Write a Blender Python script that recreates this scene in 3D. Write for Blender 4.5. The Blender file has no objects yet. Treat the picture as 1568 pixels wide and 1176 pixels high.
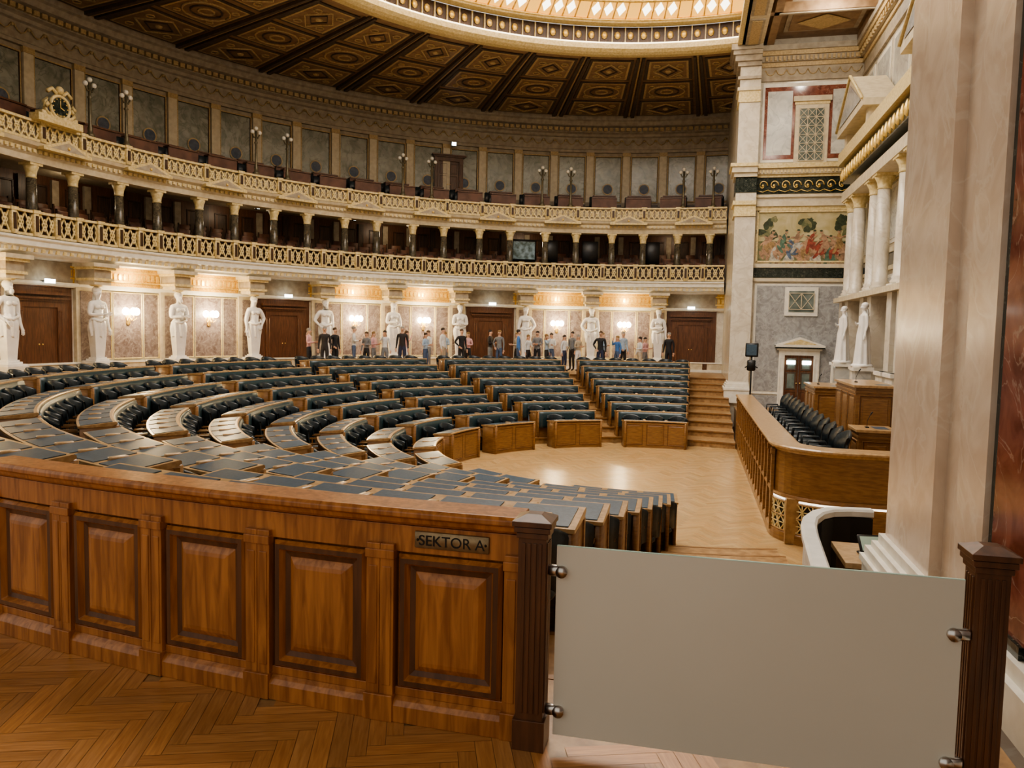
import bpy, math, random
from mathutils import Matrix, Vector, Euler
random.seed(7)
pi=math.pi
def rad(a): return a*pi/180
C_=math.cos; S_=math.sin
# ------------------------------------------------------------------ materials
def base_mat(name):
    m=bpy.data.materials.new(name); m.use_nodes=True
    nt=m.node_tree; b=nt.nodes['Principled BSDF']
    return m,nt,b
def mat(name,c1,c2=None,scale=4,st=(1,1,1),rough=.5,metal=0,bump=0,detail=4,dist=0,rp=(.35,.65),coat=0):
    m,nt,b=base_mat(name)
    b.inputs['Roughness'].default_value=rough; b.inputs['Metallic'].default_value=metal
    b.inputs['Coat Weight'].default_value=coat
    b.inputs['Coat Roughness'].default_value=.15
    if c2 is None:
        c2=tuple(x*.82 for x in c1)
    tc=nt.nodes.new('ShaderNodeTexCoord'); mp=nt.nodes.new('ShaderNodeMapping')
    mp.inputs['Scale'].default_value=st
    nt.links.new(tc.outputs['Object'],mp.inputs[0])
    n=nt.nodes.new('ShaderNodeTexNoise'); n.inputs['Scale'].default_value=scale
    n.inputs['Detail'].default_value=detail; n.inputs['Distortion'].default_value=dist
    nt.links.new(mp.outputs[0],n.inputs['Vector'])
    r=nt.nodes.new('ShaderNodeValToRGB')
    r.color_ramp.elements[0].position=rp[0]; r.color_ramp.elements[1].position=rp[1]
    r.color_ramp.elements[0].color=(*c1,1); r.color_ramp.elements[1].color=(*c2,1)
    nt.links.new(n.outputs['Fac'],r.inputs[0]); nt.links.new(r.outputs[0],b.inputs['Base Color'])
    if bump:
        bp=nt.nodes.new('ShaderNodeBump'); bp.inputs['Strength'].default_value=bump; bp.inputs['Distance'].default_value=.02
        nt.links.new(n.outputs['Fac'],bp.inputs['Height']); nt.links.new(bp.outputs[0],b.inputs['Normal'])
    return m
def marble(name,c1,c2,vein,scale=1.5,rough=.22,vw=.03):
    m,nt,b=base_mat(name); b.inputs['Roughness'].default_value=rough
    tc=nt.nodes.new('ShaderNodeTexCoord')
    n=nt.nodes.new('ShaderNodeTexNoise'); n.inputs['Scale'].default_value=scale*2.2; n.inputs['Detail'].default_value=8; n.inputs['Distortion'].default_value=1.2
    nt.links.new(tc.outputs['Object'],n.inputs['Vector'])
    r=nt.nodes.new('ShaderNodeValToRGB'); r.color_ramp.elements[0].position=.36; r.color_ramp.elements[1].position=.64
    r.color_ramp.elements[0].color=(*c1,1); r.color_ramp.elements[1].color=(*c2,1)
    nt.links.new(n.outputs['Fac'],r.inputs[0])
    n2=nt.nodes.new('ShaderNodeTexNoise'); n2.inputs['Scale'].default_value=scale; n2.inputs['Detail'].default_value=6; n2.inputs['Distortion'].default_value=2.0
    nt.links.new(tc.outputs['Object'],n2.inputs['Vector'])
    r2=nt.nodes.new('ShaderNodeValToRGB'); e=r2.color_ramp.elements
    e[0].position=.5-vw; e[0].color=(0,0,0,1); e[1].position=.5+vw; e[1].color=(0,0,0,1)
    k=e.new(.5); k.color=(.55,.55,.55,1)
    nt.links.new(n2.outputs['Fac'],r2.inputs[0])
    mx=nt.nodes.new('ShaderNodeMixRGB'); mx.inputs['Color2'].default_value=(*vein,1)
    nt.links.new(r2.outputs[0],mx.inputs['Fac']); nt.links.new(r.outputs[0],mx.inputs['Color1'])
    nt.links.new(mx.outputs[0],b.inputs['Base Color'])
    return m
def emit(name,c,s):
    m,nt,b=base_mat(name); b.inputs['Base Color'].default_value=(*c,1)
    b.inputs['Emission Color'].default_value=(*c,1); b.inputs['Emission Strength'].default_value=s
    return m
def plankmat(name,c1,c2,rough=.3):
    m,nt,b=base_mat(name); b.inputs['Roughness'].default_value=rough
    at=nt.nodes.new('ShaderNodeAttribute'); at.attribute_name='tone'
    uv=nt.nodes.new('ShaderNodeUVMap'); uv.uv_map='UVMap'; mp=nt.nodes.new('ShaderNodeMapping'); mp.inputs['Scale'].default_value=(6,70,1)
    nt.links.new(uv.outputs[0],mp.inputs[0])
    n=nt.nodes.new('ShaderNodeTexNoise'); n.inputs['Scale'].default_value=1; n.inputs['Detail'].default_value=5; n.inputs['Distortion'].default_value=.6
    nt.links.new(mp.outputs[0],n.inputs['Vector'])
    r=nt.nodes.new('ShaderNodeValToRGB'); r.color_ramp.elements[0].position=.3; r.color_ramp.elements[1].position=.7
    r.color_ramp.elements[0].color=(*c1,1); r.color_ramp.elements[1].color=(*c2,1)
    nt.links.new(n.outputs['Fac'],r.inputs[0])
    mx=nt.nodes.new('ShaderNodeMixRGB'); mx.blend_type='MULTIPLY'; mx.inputs['Fac'].default_value=1; mx.use_clamp=True
    nt.links.new(r.outputs[0],mx.inputs['Color1']); nt.links.new(at.outputs['Color'],mx.inputs['Color2'])
    nt.links.new(mx.outputs[0],b.inputs['Base Color'])
    return m

W_BAR=mat('oak_barrier',(.25,.092,.026),(.45,.19,.060),scale=3,st=(9,9,.9),rough=.34,detail=7,dist=.8,coat=.2,bump=.05)
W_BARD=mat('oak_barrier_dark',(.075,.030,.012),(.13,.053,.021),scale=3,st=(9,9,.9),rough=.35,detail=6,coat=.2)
W_DESK=mat('oak_desk',(.20,.098,.036),(.30,.158,.060),scale=3,st=(2,2,14),rough=.32,detail=5,coat=.15)
W_TOP=mat('oak_desktop',(.36,.22,.10),(.50,.33,.17),scale=4,st=(4,4,4),rough=.28,detail=5,coat=.3)
W_DARK=mat('walnut_dark',(.04,.02,.011),(.08,.04,.021),scale=3,st=(6,6,1),rough=.4)
W_DOOR=mat('door_wood',(.085,.036,.018),(.15,.066,.032),scale=3,st=(8,8,1),rough=.35)
W_STEP=mat('step_wood',(.26,.145,.062),(.42,.26,.12),scale=3,st=(3,3,3),rough=.35,detail=6)
PAD=mat('desk_leather_pad',(.042,.072,.105),(.060,.098,.138),scale=30,rough=.30)
TEAL=mat('bench_leather_teal',(.020,.040,.046),(.030,.055,.062),scale=24,rough=.32)
LEA=mat('chair_leather_black',(.016,.023,.028),(.026,.036,.043),scale=20,rough=.32)
BLK=mat('black_plastic',(.01,.01,.011),None,rough=.4)
GOLD=mat('gilded_cream',(.60,.47,.21),(.78,.65,.37),scale=14,rough=.4)
GOLD2=mat('bright_gold',(.78,.52,.14),(.95,.72,.30),scale=10,rough=.35,metal=.4)
CREAM=mat('cream_stucco',(.56,.48,.34),(.68,.60,.45),scale=6,rough=.5)
CREAMW=mat('white_stucco',(.72,.69,.60),(.82,.79,.71),scale=6,rough=.5)
FRIEZE=mat('gold_frieze',(.64,.36,.07),(.88,.58,.17),scale=18,rough=.45)
GREY=mat('grey_brown_stucco',(.33,.275,.205),(.45,.385,.295),scale=5,rough=.6)
CEILM=mat('ceiling_brown',(.23,.14,.075),(.33,.215,.12),scale=4,rough=.5)
CEILD=mat('ceiling_dark_beam',(.06,.041,.028),(.10,.07,.048),scale=6,rough=.5)
CEILG=mat('ceiling_dull_gold',(.42,.30,.145),(.58,.43,.225),scale=16,rough=.45)
M_PUR=marble('marble_purple',(.19,.14,.13),(.31,.255,.235),(.46,.40,.36),2.2)
M_GRN=marble('marble_greygreen',(.21,.22,.185),(.36,.365,.315),(.10,.11,.09),1.0)
M_BEI=marble('marble_beige_pink',(.60,.48,.375),(.70,.59,.48),(.72,.64,.54),1.3)
M_CRM=marble('marble_cream',(.60,.54,.44),(.70,.65,.55),(.5,.43,.34),1.0)
M_RED=marble('marble_red',(.14,.042,.028),(.26,.095,.068),(.42,.30,.24),1.8,rough=.12,vw=.012)
M_DGR=marble('marble_dark_green',(.015,.022,.018),(.04,.05,.042),(.3,.3,.25),3,rough=.12,vw=.01)
M_GRY=marble('marble_grey',(.27,.27,.27),(.40,.40,.40),(.50,.50,.50),1.8)
M_GRW=marble('marble_white_grey',(.47,.47,.45),(.62,.62,.58),(.3,.3,.3),1.0)
STAT=mat('white_marble_statue',(.80,.78,.74),(.88,.86,.83),scale=4,rough=.38)
COLM=marble('dark_column',(.06,.052,.038),(.12,.10,.07),(.2,.18,.12),3)
BRNZ=mat('bronze',(.10,.085,.05),(.17,.145,.09),scale=9,rough=.4,metal=.3)
STEEL=mat('brushed_steel',(.55,.53,.5),(.62,.6,.57),scale=30,rough=.3,metal=1)
BRASS=mat('brass_plate',(.22,.16,.09),(.32,.24,.14),scale=30,rough=.35,metal=.5)
LETR=mat('letter_dark',(.01,.008,.006),None,rough=.6)
WHT=mat('white_paint',(.78,.78,.76),None,rough=.35)
BULB=emit('lamp_bulb',(1,.84,.55),30)
SIGN=emit('sign_light',(.9,1,.95),9)
FILL_GLOW=emit('fill_glow',(1,.86,.6),3)  # glow of the added fill fixtures and the added ceiling ring strip
LEDL=emit('led_strip_dim',(1,.92,.78),2)
SKYW=emit('skylight_white_glass',(1,.94,.76),3.2)
SKYI=emit('skylight_inner_glass',(1,.97,.92),8.5)
SKYG=emit('skylight_amber_glass',(1,.56,.11),1.0)
WING=mat('window_glass_green',(.10,.13,.12),(.2,.24,.22),scale=3,rough=.15)
BLUEM=mat('medallion_blue',(.06,.085,.13),(.12,.14,.19),scale=8,rough=.5)
SEATR=mat('gallery_bench_brown',(.10,.045,.03),(.18,.085,.055),scale=3,rough=.5)
GLS=mat('frosted_glass',(.63,.61,.53),(.67,.65,.57),scale=.8,rough=.34)
GLE=mat('glass_edge',(.55,.75,.68),None,rough=.1)
SCRP=mat('screen_picture',(.25,.35,.42),(.06,.09,.08),scale=5,rough=.3)

# ------------------------------------------------------------------ mesh builder
class MB:
    def __init__(s): s.v=[];s.f=[];s.m=[];s.sm=[];s.mats=[];s.M=Matrix.Identity(4)
    def mi(s,m):
        if m not in s.mats: s.mats.append(m)
        return s.mats.index(m)
    def add(s,vs,fs,m,smooth=False):
        b=len(s.v); M=s.M; i=s.mi(m)
        s.v+=[(M@Vector(v))[:] for v in vs]
        for f in fs: s.f.append(tuple(b+k for k in f)); s.m.append(i); s.sm.append(smooth)
    def merge(s,o,M=None):
        M=s.M if M is None else M
        b=len(s.v); s.v+=[(M@Vector(v))[:] for v in o.v]
        mm=[s.mi(x) for x in o.mats]
        for f,i,sm in zip(o.f,o.m,o.sm): s.f.append(tuple(b+k for k in f)); s.m.append(mm[i]); s.sm.append(sm)
    def box(s,x0,x1,y0,y1,z0,z1,m):
        s.add([(x0,y0,z0),(x1,y0,z0),(x1,y1,z0),(x0,y1,z0),(x0,y0,z1),(x1,y0,z1),(x1,y1,z1),(x0,y1,z1)],
              [(0,3,2,1),(4,5,6,7),(0,1,5,4),(1,2,6,5),(2,3,7,6),(3,0,4,7)],m)
    def cushion(s,x0,x1,y0,y1,z0,z1,c,m):
        vs=[]
        for z,i in ((z0,c),(z0+c,0),(z1-c,0),(z1,c)):
            a0,a1,b0,b1=x0+i,x1-i,y0+i,y1-i
            vs+=[(a0+c,b0,z),(a1-c,b0,z),(a1,b0+c,z),(a1,b1-c,z),(a1-c,b1,z),(a0+c,b1,z),(a0,b1-c,z),(a0,b0+c,z)]
        fs=[tuple(range(7,-1,-1)),tuple(range(24,32))]
        for k in range(3):
            for j in range(8): fs.append((k*8+j,k*8+(j+1)%8,k*8+8+(j+1)%8,k*8+8+j))
        s.add(vs,fs,m,True)
    def sweep(s,prof,a0,a1,m,n=None,closed=True,smooth=False,a0f=None,a1f=None):
        if n is None: n=max(1,int(abs(a1-a0)/1.3))
        k=len(prof); vs=[]
        for i in range(n+1):
            for (r,z) in prof:
                A0=a0f(r) if a0f else a0; A1=a1f(r) if a1f else a1
                a=rad(A0+(A1-A0)*i/n); vs.append((r*C_(a),r*S_(a),z))
        fs=[]
        kk=k if closed else k-1
        for i in range(n):
            for j in range(kk):
                fs.append((i*k+j,i*k+(j+1)%k,(i+1)*k+(j+1)%k,(i+1)*k+j))
        if closed: fs+=[tuple(range(k-1,-1,-1)),tuple(range(n*k,n*k+k))]
        s.add(vs,fs,m,smooth)
    def arc(s,r0,r1,a0,a1,z0,z1,m,n=None,**k):
        s.sweep([(r0,z0),(r1,z0),(r1,z1),(r0,z1)],a0,a1,m,n,**k)
    def lathe(s,cx,cy,prof,m,n=10,smooth=True):
        vs=[];k=len(prof)
        for i in range(n):
            a=2*pi*i/n
            for r,z in prof: vs.append((cx+r*C_(a),cy+r*S_(a),z))
        fs=[]
        for i in range(n):
            for j in range(k-1): 
                i2=(i+1)%n; fs.append((i*k+j,i2*k+j,i2*k+j+1,i*k+j+1))
        fs.append(tuple(i*k for i in range(n))[::-1]); fs.append(tuple(i*k+k-1 for i in range(n)))
        s.add(vs,fs,m,smooth)
    def sph(s,c,r,m,n=8):
        if not hasattr(r,'__len__'): r=(r,r,r)
        vs=[(c[0],c[1],c[2]-r[2])]; h=n//2+1
        for j in range(1,h):
            p=-pi/2+pi*j/h
            for i in range(n):
                a=2*pi*i/n; vs.append((c[0]+r[0]*C_(p)*C_(a),c[1]+r[1]*C_(p)*S_(a),c[2]+r[2]*S_(p)))
        vs.append((c[0],c[1],c[2]+r[2])); T=len(vs)-1; fs=[]
        for i in range(n):
            fs.append((0,1+(i+1)%n,1+i)); fs.append((T,1+(h-2)*n+i,1+(h-2)*n+(i+1)%n))
            for j in range(h-2): fs.append((1+j*n+i,1+j*n+(i+1)%n,1+(j+1)*n+(i+1)%n,1+(j+1)*n+i))
        s.add(vs,fs,m,True)
    def tube(s,pts,r,m,n=6,smooth=True):
        pts=[Vector(p) for p in pts]; K=len(pts); vs=[]
        rr=r if hasattr(r,'__len__') else [r]*K
        for i,p in enumerate(pts):
            t=(pts[min(i+1,K-1)]-pts[max(i-1,0)]).normalized()
            u=t.cross(Vector((0,0,1)))
            if u.length<.1: u=t.cross(Vector((1,0,0)))
            u.normalize(); w=t.cross(u)
            for j in range(n):
                a=2*pi*(j+.5)/n; vs.append((p+(u*C_(a)+w*S_(a))*rr[i])[:])
        fs=[]
        for i in range(K-1):
            for j in range(n): fs.append((i*n+j,i*n+(j+1)%n,(i+1)*n+(j+1)%n,(i+1)*n+j))
        fs+=[tuple(range(n-1,-1,-1)),tuple(range((K-1)*n,K*n))]
        s.add(vs,fs,m,smooth)
    def panel(s,x0,x1,z0,z1,y,loops,ms):
        vs=[]
        if not isinstance(ms,(list,tuple)): ms=[ms]*(len(loops))
        for i,(ins,dy) in enumerate(loops):
            vs+=[(x0+ins,y+dy,z0+ins),(x1-ins,y+dy,z0+ins),(x1-ins,y+dy,z1-ins),(x0+ins,y+dy,z1-ins)]
        for i in range(len(loops)-1):
            s.add(vs[i*4:i*4+8],[(j,(j+1)%4,4+(j+1)%4,4+j) for j in range(4)],ms[i])
        s.add(vs[-4:],[(0,1,2,3)],ms[-1])
    def path(s,pts,prof,m,smooth=False):
        P=[Vector((p[0],p[1])) for p in pts]; K=len(P); k=len(prof); vs=[]
        for i,p in enumerate(P):
            d1=(P[i]-P[i-1]).normalized() if i>0 else None
            d2=(P[i+1]-P[i]).normalized() if i<K-1 else None
            d=(d1+d2).normalized() if d1 and d2 else (d1 or d2)
            nrm=Vector((d.y,-d.x)); sc=1
            if d1 and d2: sc=1/max(.5,d.dot(d1))
            for o,z in prof: q=p+nrm*o*sc; vs.append((q.x,q.y,z))
        fs=[]
        for i in range(K-1):
            for j in range(k): fs.append((i*k+j,(i+1)*k+j,(i+1)*k+(j+1)%k,i*k+(j+1)%k))
        fs+=[tuple(range(k)),tuple(range(K*k-1,(K-1)*k-1,-1))]
        s.add(vs,fs,m,smooth)
    def bars(s,p0,p1,w,d,m):
        x0,z0,y=p0; x1,z1,_=p1
        L=math.hypot(x1-x0,z1-z0); ux,uz=(x1-x0)/L,(z1-z0)/L; nx,nz=-uz*w/2,ux*w/2
        vs=[]
        for yy in (y-d/2,y+d/2):
            vs+=[(x0+nx,yy,z0+nz),(x0-nx,yy,z0-nz),(x1-nx,yy,z1-nz),(x1+nx,yy,z1+nz)]
        s.add(vs,[(0,1,2,3),(7,6,5,4),(0,4,5,1),(2,6,7,3),(1,5,6,2),(0,3,7,4)],m)
    def obj(s,name,parent=None,bevel=0,mesh_only=False):
        me=bpy.data.meshes.new(name); me.from_pydata(s.v,[],s.f)
        for m in s.mats: me.materials.append(m)
        me.polygons.foreach_set('material_index',s.m); me.polygons.foreach_set('use_smooth',s.sm); me.update()
        if mesh_only: return me
        return link(name,me,parent,bevel)
def link(name,data,parent=None,bevel=0):
    o=bpy.data.objects.new(name,data); bpy.context.scene.collection.objects.link(o)
    if parent: o.parent=parent
    if bevel:
        bm=o.modifiers.new('bevel','BEVEL'); bm.width=bevel; bm.segments=2; bm.limit_method='ANGLE'; bm.angle_limit=rad(40)
    return o
def FI(a,R,z=0):
    a=rad(a); return Matrix(((S_(a),C_(a),0,R*C_(a)),(-C_(a),S_(a),0,R*S_(a)),(0,0,1,z),(0,0,0,1)))
def FO(a,R,z=0):
    a=rad(a); return Matrix(((-S_(a),-C_(a),0,R*C_(a)),(C_(a),-S_(a),0,R*S_(a)),(0,0,1,z),(0,0,0,1)))
def T(x,y,z,rz=0): return Matrix.Translation((x,y,z))@Matrix.Rotation(rad(rz),4,'Z')

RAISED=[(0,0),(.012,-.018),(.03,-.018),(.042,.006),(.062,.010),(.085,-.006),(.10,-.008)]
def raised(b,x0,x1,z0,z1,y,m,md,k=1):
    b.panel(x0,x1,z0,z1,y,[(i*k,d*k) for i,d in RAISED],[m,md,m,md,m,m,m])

# ------------------------------------------------------------------ herringbone floor
def herring(name,test,z,W,k,ang,material,xr,yr,tones):
    ca,sa=C_(rad(ang)),S_(rad(ang)); V=[];F=[];UV=[];COL=[]
    L=W*k; R=max(abs(v) for v in xr+yr)*1.5
    N=int(R/W)+2; g=.0010
    for t2 in range(-int(R/L)-2,int(R/L)+3):
        for t1 in range(-N*1,N+1):
            ox=(t1-k*t2)*W; oy=(t1+k*t2)*W
            if abs(ox)>R+L or abs(oy)>R+L: continue
            for h in (0,1):
                if h==0: x0,x1,y0,y1=ox,ox+L,oy,oy+W
                else: x0,x1,y0,y1=ox,ox+W,oy+W,oy+W+L
                cx,cy=(x0+x1)/2,(y0+y1)/2
                X,Y=cx*ca-cy*sa,cx*sa+cy*ca
                if not(xr[0]<X<xr[1] and yr[0]<Y<yr[1]) or not test(X,Y): continue
                bi=len(V)
                for (x,y) in ((x0+g,y0+g),(x1-g,y0+g),(x1-g,y1-g),(x0+g,y1-g)):
                    V.append((x*ca-y*sa,x*sa+y*ca,z))
                F.append((bi,bi+1,bi+2,bi+3))
                r=random.random()*20
                if h==0: UV+=[r,r,r+L,r,r+L,r+W,r,r+W]
                else: UV+=[r,r,r,r+W,r+L,r+W,r+L,r]
                c=tones[0]+(tones[1]-tones[0])*random.random(); w=random.uniform(.95,1.03)
                COL+=[c,c*w,c*w*w,1]*4
    me=bpy.data.meshes.new(name); me.from_pydata(V,[],F); me.update()
    me.uv_layers.new(name='UVMap'); me.color_attributes.new('tone','FLOAT_COLOR','CORNER')
    me.uv_layers['UVMap'].data.foreach_set('uv',UV)
    me.color_attributes['tone'].data.foreach_set('color',COL)
    me.materials.append(material); me.update()
    return me
PK1=plankmat('parquet_warm',(.40,.185,.066),(.56,.29,.115),.33)
PK2=plankmat('parquet_light',(.43,.28,.13),(.54,.365,.18),.24)
Z0=-1.65
floor=link('floor',herring('floor',lambda x,y: x*x+y*y>14.62**2,0.0,.075,6,20,PK1,(-9,2.15),(-20.5,-9),(.82,1.12)))
fl=MB()
fl.box(-22,6.4,-24,22,-2.1,Z0-.02,W_DARK)
fl.obj('subfloor',floor)
link('parquet_lower',herring('parquet_lower',lambda x,y: x*x+y*y<6.12**2 or x>1.3,Z0,.10,5,32,PK2,(-6.3,6.0),(-11.4,6.2),(.88,1.08)),floor)
NR=9
def zl(i): return Z0+(-Z0)/NR*i
am=lambda r: math.degrees(math.acos(min(1,1.92/max(r,.001))))
tb=MB()
for i in range(1,NR+1):
    r0=5.1+i; r1=r0+1.02 if i<NR else 19.2
    z=zl(i)-(.004 if i==NR else 0)
    tb.sweep([(r0,Z0-.02),(r1,Z0-.02),(r1,z),(r0,z)],0,0,W_STEP,n=90,a0f=am,a1f=lambda r:360-am(r))
    tb.sweep([(r0-.03,z-.035),(r0+.02,z-.035),(r0+.02,z+.003),(r0-.03,z+.003)],0,0,W_DESK,n=90,a0f=am,a1f=lambda r:360-am(r))
tb.obj('terraced_steps',floor)
bf=MB(); bf.box(-14,2.2,-24,-17,-.4,-.006,W_STEP); bf.obj('rear_floor_slab',floor)

# ------------------------------------------------------------------ seating blocks
ch=MB()
ch.cushion(-.23,.23,-.24,.2,.36,.46,.035,LEA)
vs=[];fs=[];nn=9
for j in range(nn):
    t=rad(-76+152*j/(nn-1)); tt=abs(j-(nn-1)/2)/((nn-1)/2)
    top=.90-.10*tt**2
    for (rr,z,l) in ((.25,.42,0),(.25,top-.03,.04),(.265,top,.045),(.30,top,.05),(.31,top-.03,.05),(.29,.42,.02)):
        vs.append((rr*S_(t),-.07+rr*C_(t)+l,z))
for j in range(nn-1):
    for k in range(6): fs.append((j*6+k,(j+1)*6+k,(j+1)*6+(k+1)%6,j*6+(k+1)%6))
fs+=[(5,4,3,2,1,0),tuple((nn-1)*6+k for k in range(6))]
ch.add(vs,fs,LEA,True)
ch.tube([(0,0,0),(0,0,.37)],.035,BLK,6); ch.lathe(0,0,[(.2,0),(.2,.02),(.04,.05)],BLK,8)
for sx in (-1,1): ch.box(sx*.25-.02,sx*.25+.02,-.2,.1,.60,.63,W_DESK); ch.box(sx*.25-.015,sx*.25+.015,-.05,-.02,.4,.6,W_DESK)
for k in range(8):
    A0=84.5+23.87*k; A1=A0+23.87
    root=bpy.data.objects.new('curved_bench_block',None); bpy.context.scene.collection.objects.link(root)
    dk=MB(); cb=MB()
    for i in range(NR):
        r=5.2+i; z0=zl(i); hw=math.degrees(.33/r)
        qe=.4-.65*i/8
        a0=math.degrees(math.acos(.5/r)) if k==0 else A0+hw
        a1=360-math.degrees(math.acos(qe/r)) if k==7 else A1-hw
        n=max(4,int((a1-a0)/1.5))
        dk.arc(r,r+.04,a0,a1,z0,z0+.74,W_DESK,n)
        dk.sweep([(r-.02,z0+.775),(r-.02,z0+.80),(r+.0,z0+.812),(r+.08,z0+.804),(r+.50,z0+.765),(r+.50,z0+.735),(r+.05,z0+.745)],a0,a1,W_TOP,n)
        if i>0:
            g=math.degrees(.05/r)
            dk.sweep([(r-.07,z0+.30),(r-.085,z0+.36),(r-.075,z0+.70),(r-.05,z0+.775),(r+.0,z0+.78),(r+.0,z0+.30)],a0+g,a1-g,TEAL,n,smooth=True)
        dk.arc(r+.04,r+.06,a0,a1,z0+.45,z0+.74,W_DESK,n)
        L=rad(a1-a0)*r; ns=max(2,round(L/.62)); da=(a1-a0)/ns
        ins=math.degrees(.04/r)
        for e in (a0+ins,a1-ins):
            dk.M=FI(e,r); dk.cushion(-.028,.028,-.05,.48,z0,z0+.765,.012,W_DESK)
            dk.M=Matrix.Identity(4)
        for j in range(ns):
            b0=a0+da*j; bc=b0+da/2; g=math.degrees(.05/r)
            dk.sweep([(r+.04,z0+.80),(r+.465,z0+.762),(r+.465,z0+.776),(r+.04,z0+.816)],b0+g,b0+da-g,PAD,max(2,int(da/1.5)))
            dk.M=FI(b0+da,r); 
            if j<ns-1: dk.cushion(-.04,.04,.16,.34,z0+.765,z0+.812,.006,W_TOP)
            cb.merge(ch,FI(bc,r+.68,z0))
            if i==0:
                dk.M=FI(bc,r); hwid=rad(da)*r/2-.05
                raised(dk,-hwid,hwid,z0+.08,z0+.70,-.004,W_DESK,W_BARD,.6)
            dk.M=Matrix.Identity(4)
    dk.obj('desks',root); cb.obj('chairs',root)

# ------------------------------------------------------------------ near barrier
def barrier(a0,a1,n,name):
    b=MB(); R=14.70
    b.sweep([(R-.10,0),(R-.02,0),(R-.02,.9),(R-.10,.9)],a0,a1,W_BAR,12)
    b.sweep([(R-.15,.925),(R-.15,.955),(R-.13,.97),(R+.055,.97),(R+.07,.955),(R+.07,.935),(R+.05,.925),(R+.045,.905),(R+.02,.89),(R-.10,.89)],a0,a1,W_BAR,24)
    b.sweep([(R-.02,.765),(R+.012,.765),(R+.012,.885),(R-.02,.885)],a0,a1,W_BAR,24)
    b.sweep([(R-.02,.0),(R+.045,.0),(R+.045,.075),(R+.03,.095),(R+.012,.11),(R-.02,.11)],a0,a1,W_BAR,24)
    da=(a1-a0)/n
    for j in range(n):
        a=a0+da*(j+.5); b.M=FO(a,R+.0); w=rad(da)*R/2
        pw=.065
        for sx in (-1,1):
            xa,xb=sorted((sx*w,sx*(w-pw)))
            b.box(xa,xb,-.035,.03,.0,.80,W_BAR)
            b.box(xa-.004,xb+.004,-.052,.03,0,.12,W_BAR)
            b.box(xa-.004,xb+.004,-.044,.03,.735,.775,W_BAR)
            b.box(xa+.012,xb-.012,-.039,.0,.16,.70,W_BAR)
        b.box(-w+pw,w-pw,-.012,.03,.11,.15,W_BAR)
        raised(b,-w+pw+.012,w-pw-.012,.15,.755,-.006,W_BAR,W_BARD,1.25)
        b.M=Matrix.Identity(4)
    return b.obj(name,None,.003)
bar=barrier(257.2,269.55,5,'wooden_barrier')
barrier(240.5,252.9,5,'wooden_barrier')
pl=MB(); pl.M=FO(268.35,14.70+.0128); pl.cushion(-.17,.17,-.008,.002,.792,.866,.003,BRASS)
for sx in (-.155,.155): pl.sph((sx,-.009,.829),.006,LETR,6)
pl.obj('sector_sign',bar)
cu=bpy.data.curves.new('sector_text','FONT'); cu.body='SEKTOR A'; cu.size=.066; cu.align_x='CENTER'; cu.extrude=.001
to=bpy.data.objects.new('sector_text',cu); bpy.context.scene.collection.objects.link(to)
cu.materials.append(LETR); to.parent=bar
to.matrix_world=FO(268.35,14.7+.022)@Matrix.Translation((0,0,.806))@Matrix.Rotation(rad(90),4,'X')
def newel(x,y,rz,name):
    b=MB(); b.M=T(x,y,0,rz)
    b.box(-.058,.058,-.058,.058,0,.94,W_BARD)
    b.box(-.068,.068,-.068,.068,0,.13,W_BARD)
    for kx in (-.034,-.012,.012,.034):
        b.box(kx-.007,kx+.007,-.063,.063,.16,.88,W_BARD)
        b.box(-.063,.063,kx-.007,kx+.007,.16,.88,W_BARD)
    for h,e in ((.90,.066),(.925,.075),(.95,.082)): b.box(-e,e,-e,e,h,h+.022,W_BARD)
    b.add([(-.082,-.082,.972),(.082,-.082,.972),(.082,.082,.972),(-.082,.082,.972),(-.03,-.03,.995),(.03,-.03,.995),(.03,.03,.995),(-.03,.03,.995)],
      [(0,1,5,4),(1,2,6,5),(2,3,7,6),(3,0,4,7),(4,5,6,7)],W_BARD)
    return b.obj(name,None,.002)
newel(-.05,-14.74,0,'newel_post'); newel(1.66,-14.70,0,'newel_post')
gl=MB()
gl.box(.045,1.57,-14.752,-14.740,.06,.865,GLS)
gl.box(.045,1.57,-14.7515,-14.7405,.865,.868,GLE)
g=gl.obj('frosted_glass_gate')
cl=MB()
for z in (.165,.76):
    for x,sg in ((.008,1),(1.60,-1)):
        z_=z-(.10 if sg<0 and z>.5 else 0)
        cl.M=T(x,-14.746,z_); 
        cl.cushion(min(0,sg*.075),max(0,sg*.075),-.018,.018,-.022,.022,.008,STEEL); cl.M=Matrix.Identity(4)
        cl.tube([(x+sg*.06,-14.772,z_),(x+sg*.06,-14.72,z_)],.024,STEEL,14)
cl.obj('glass_clamps',g)

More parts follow.
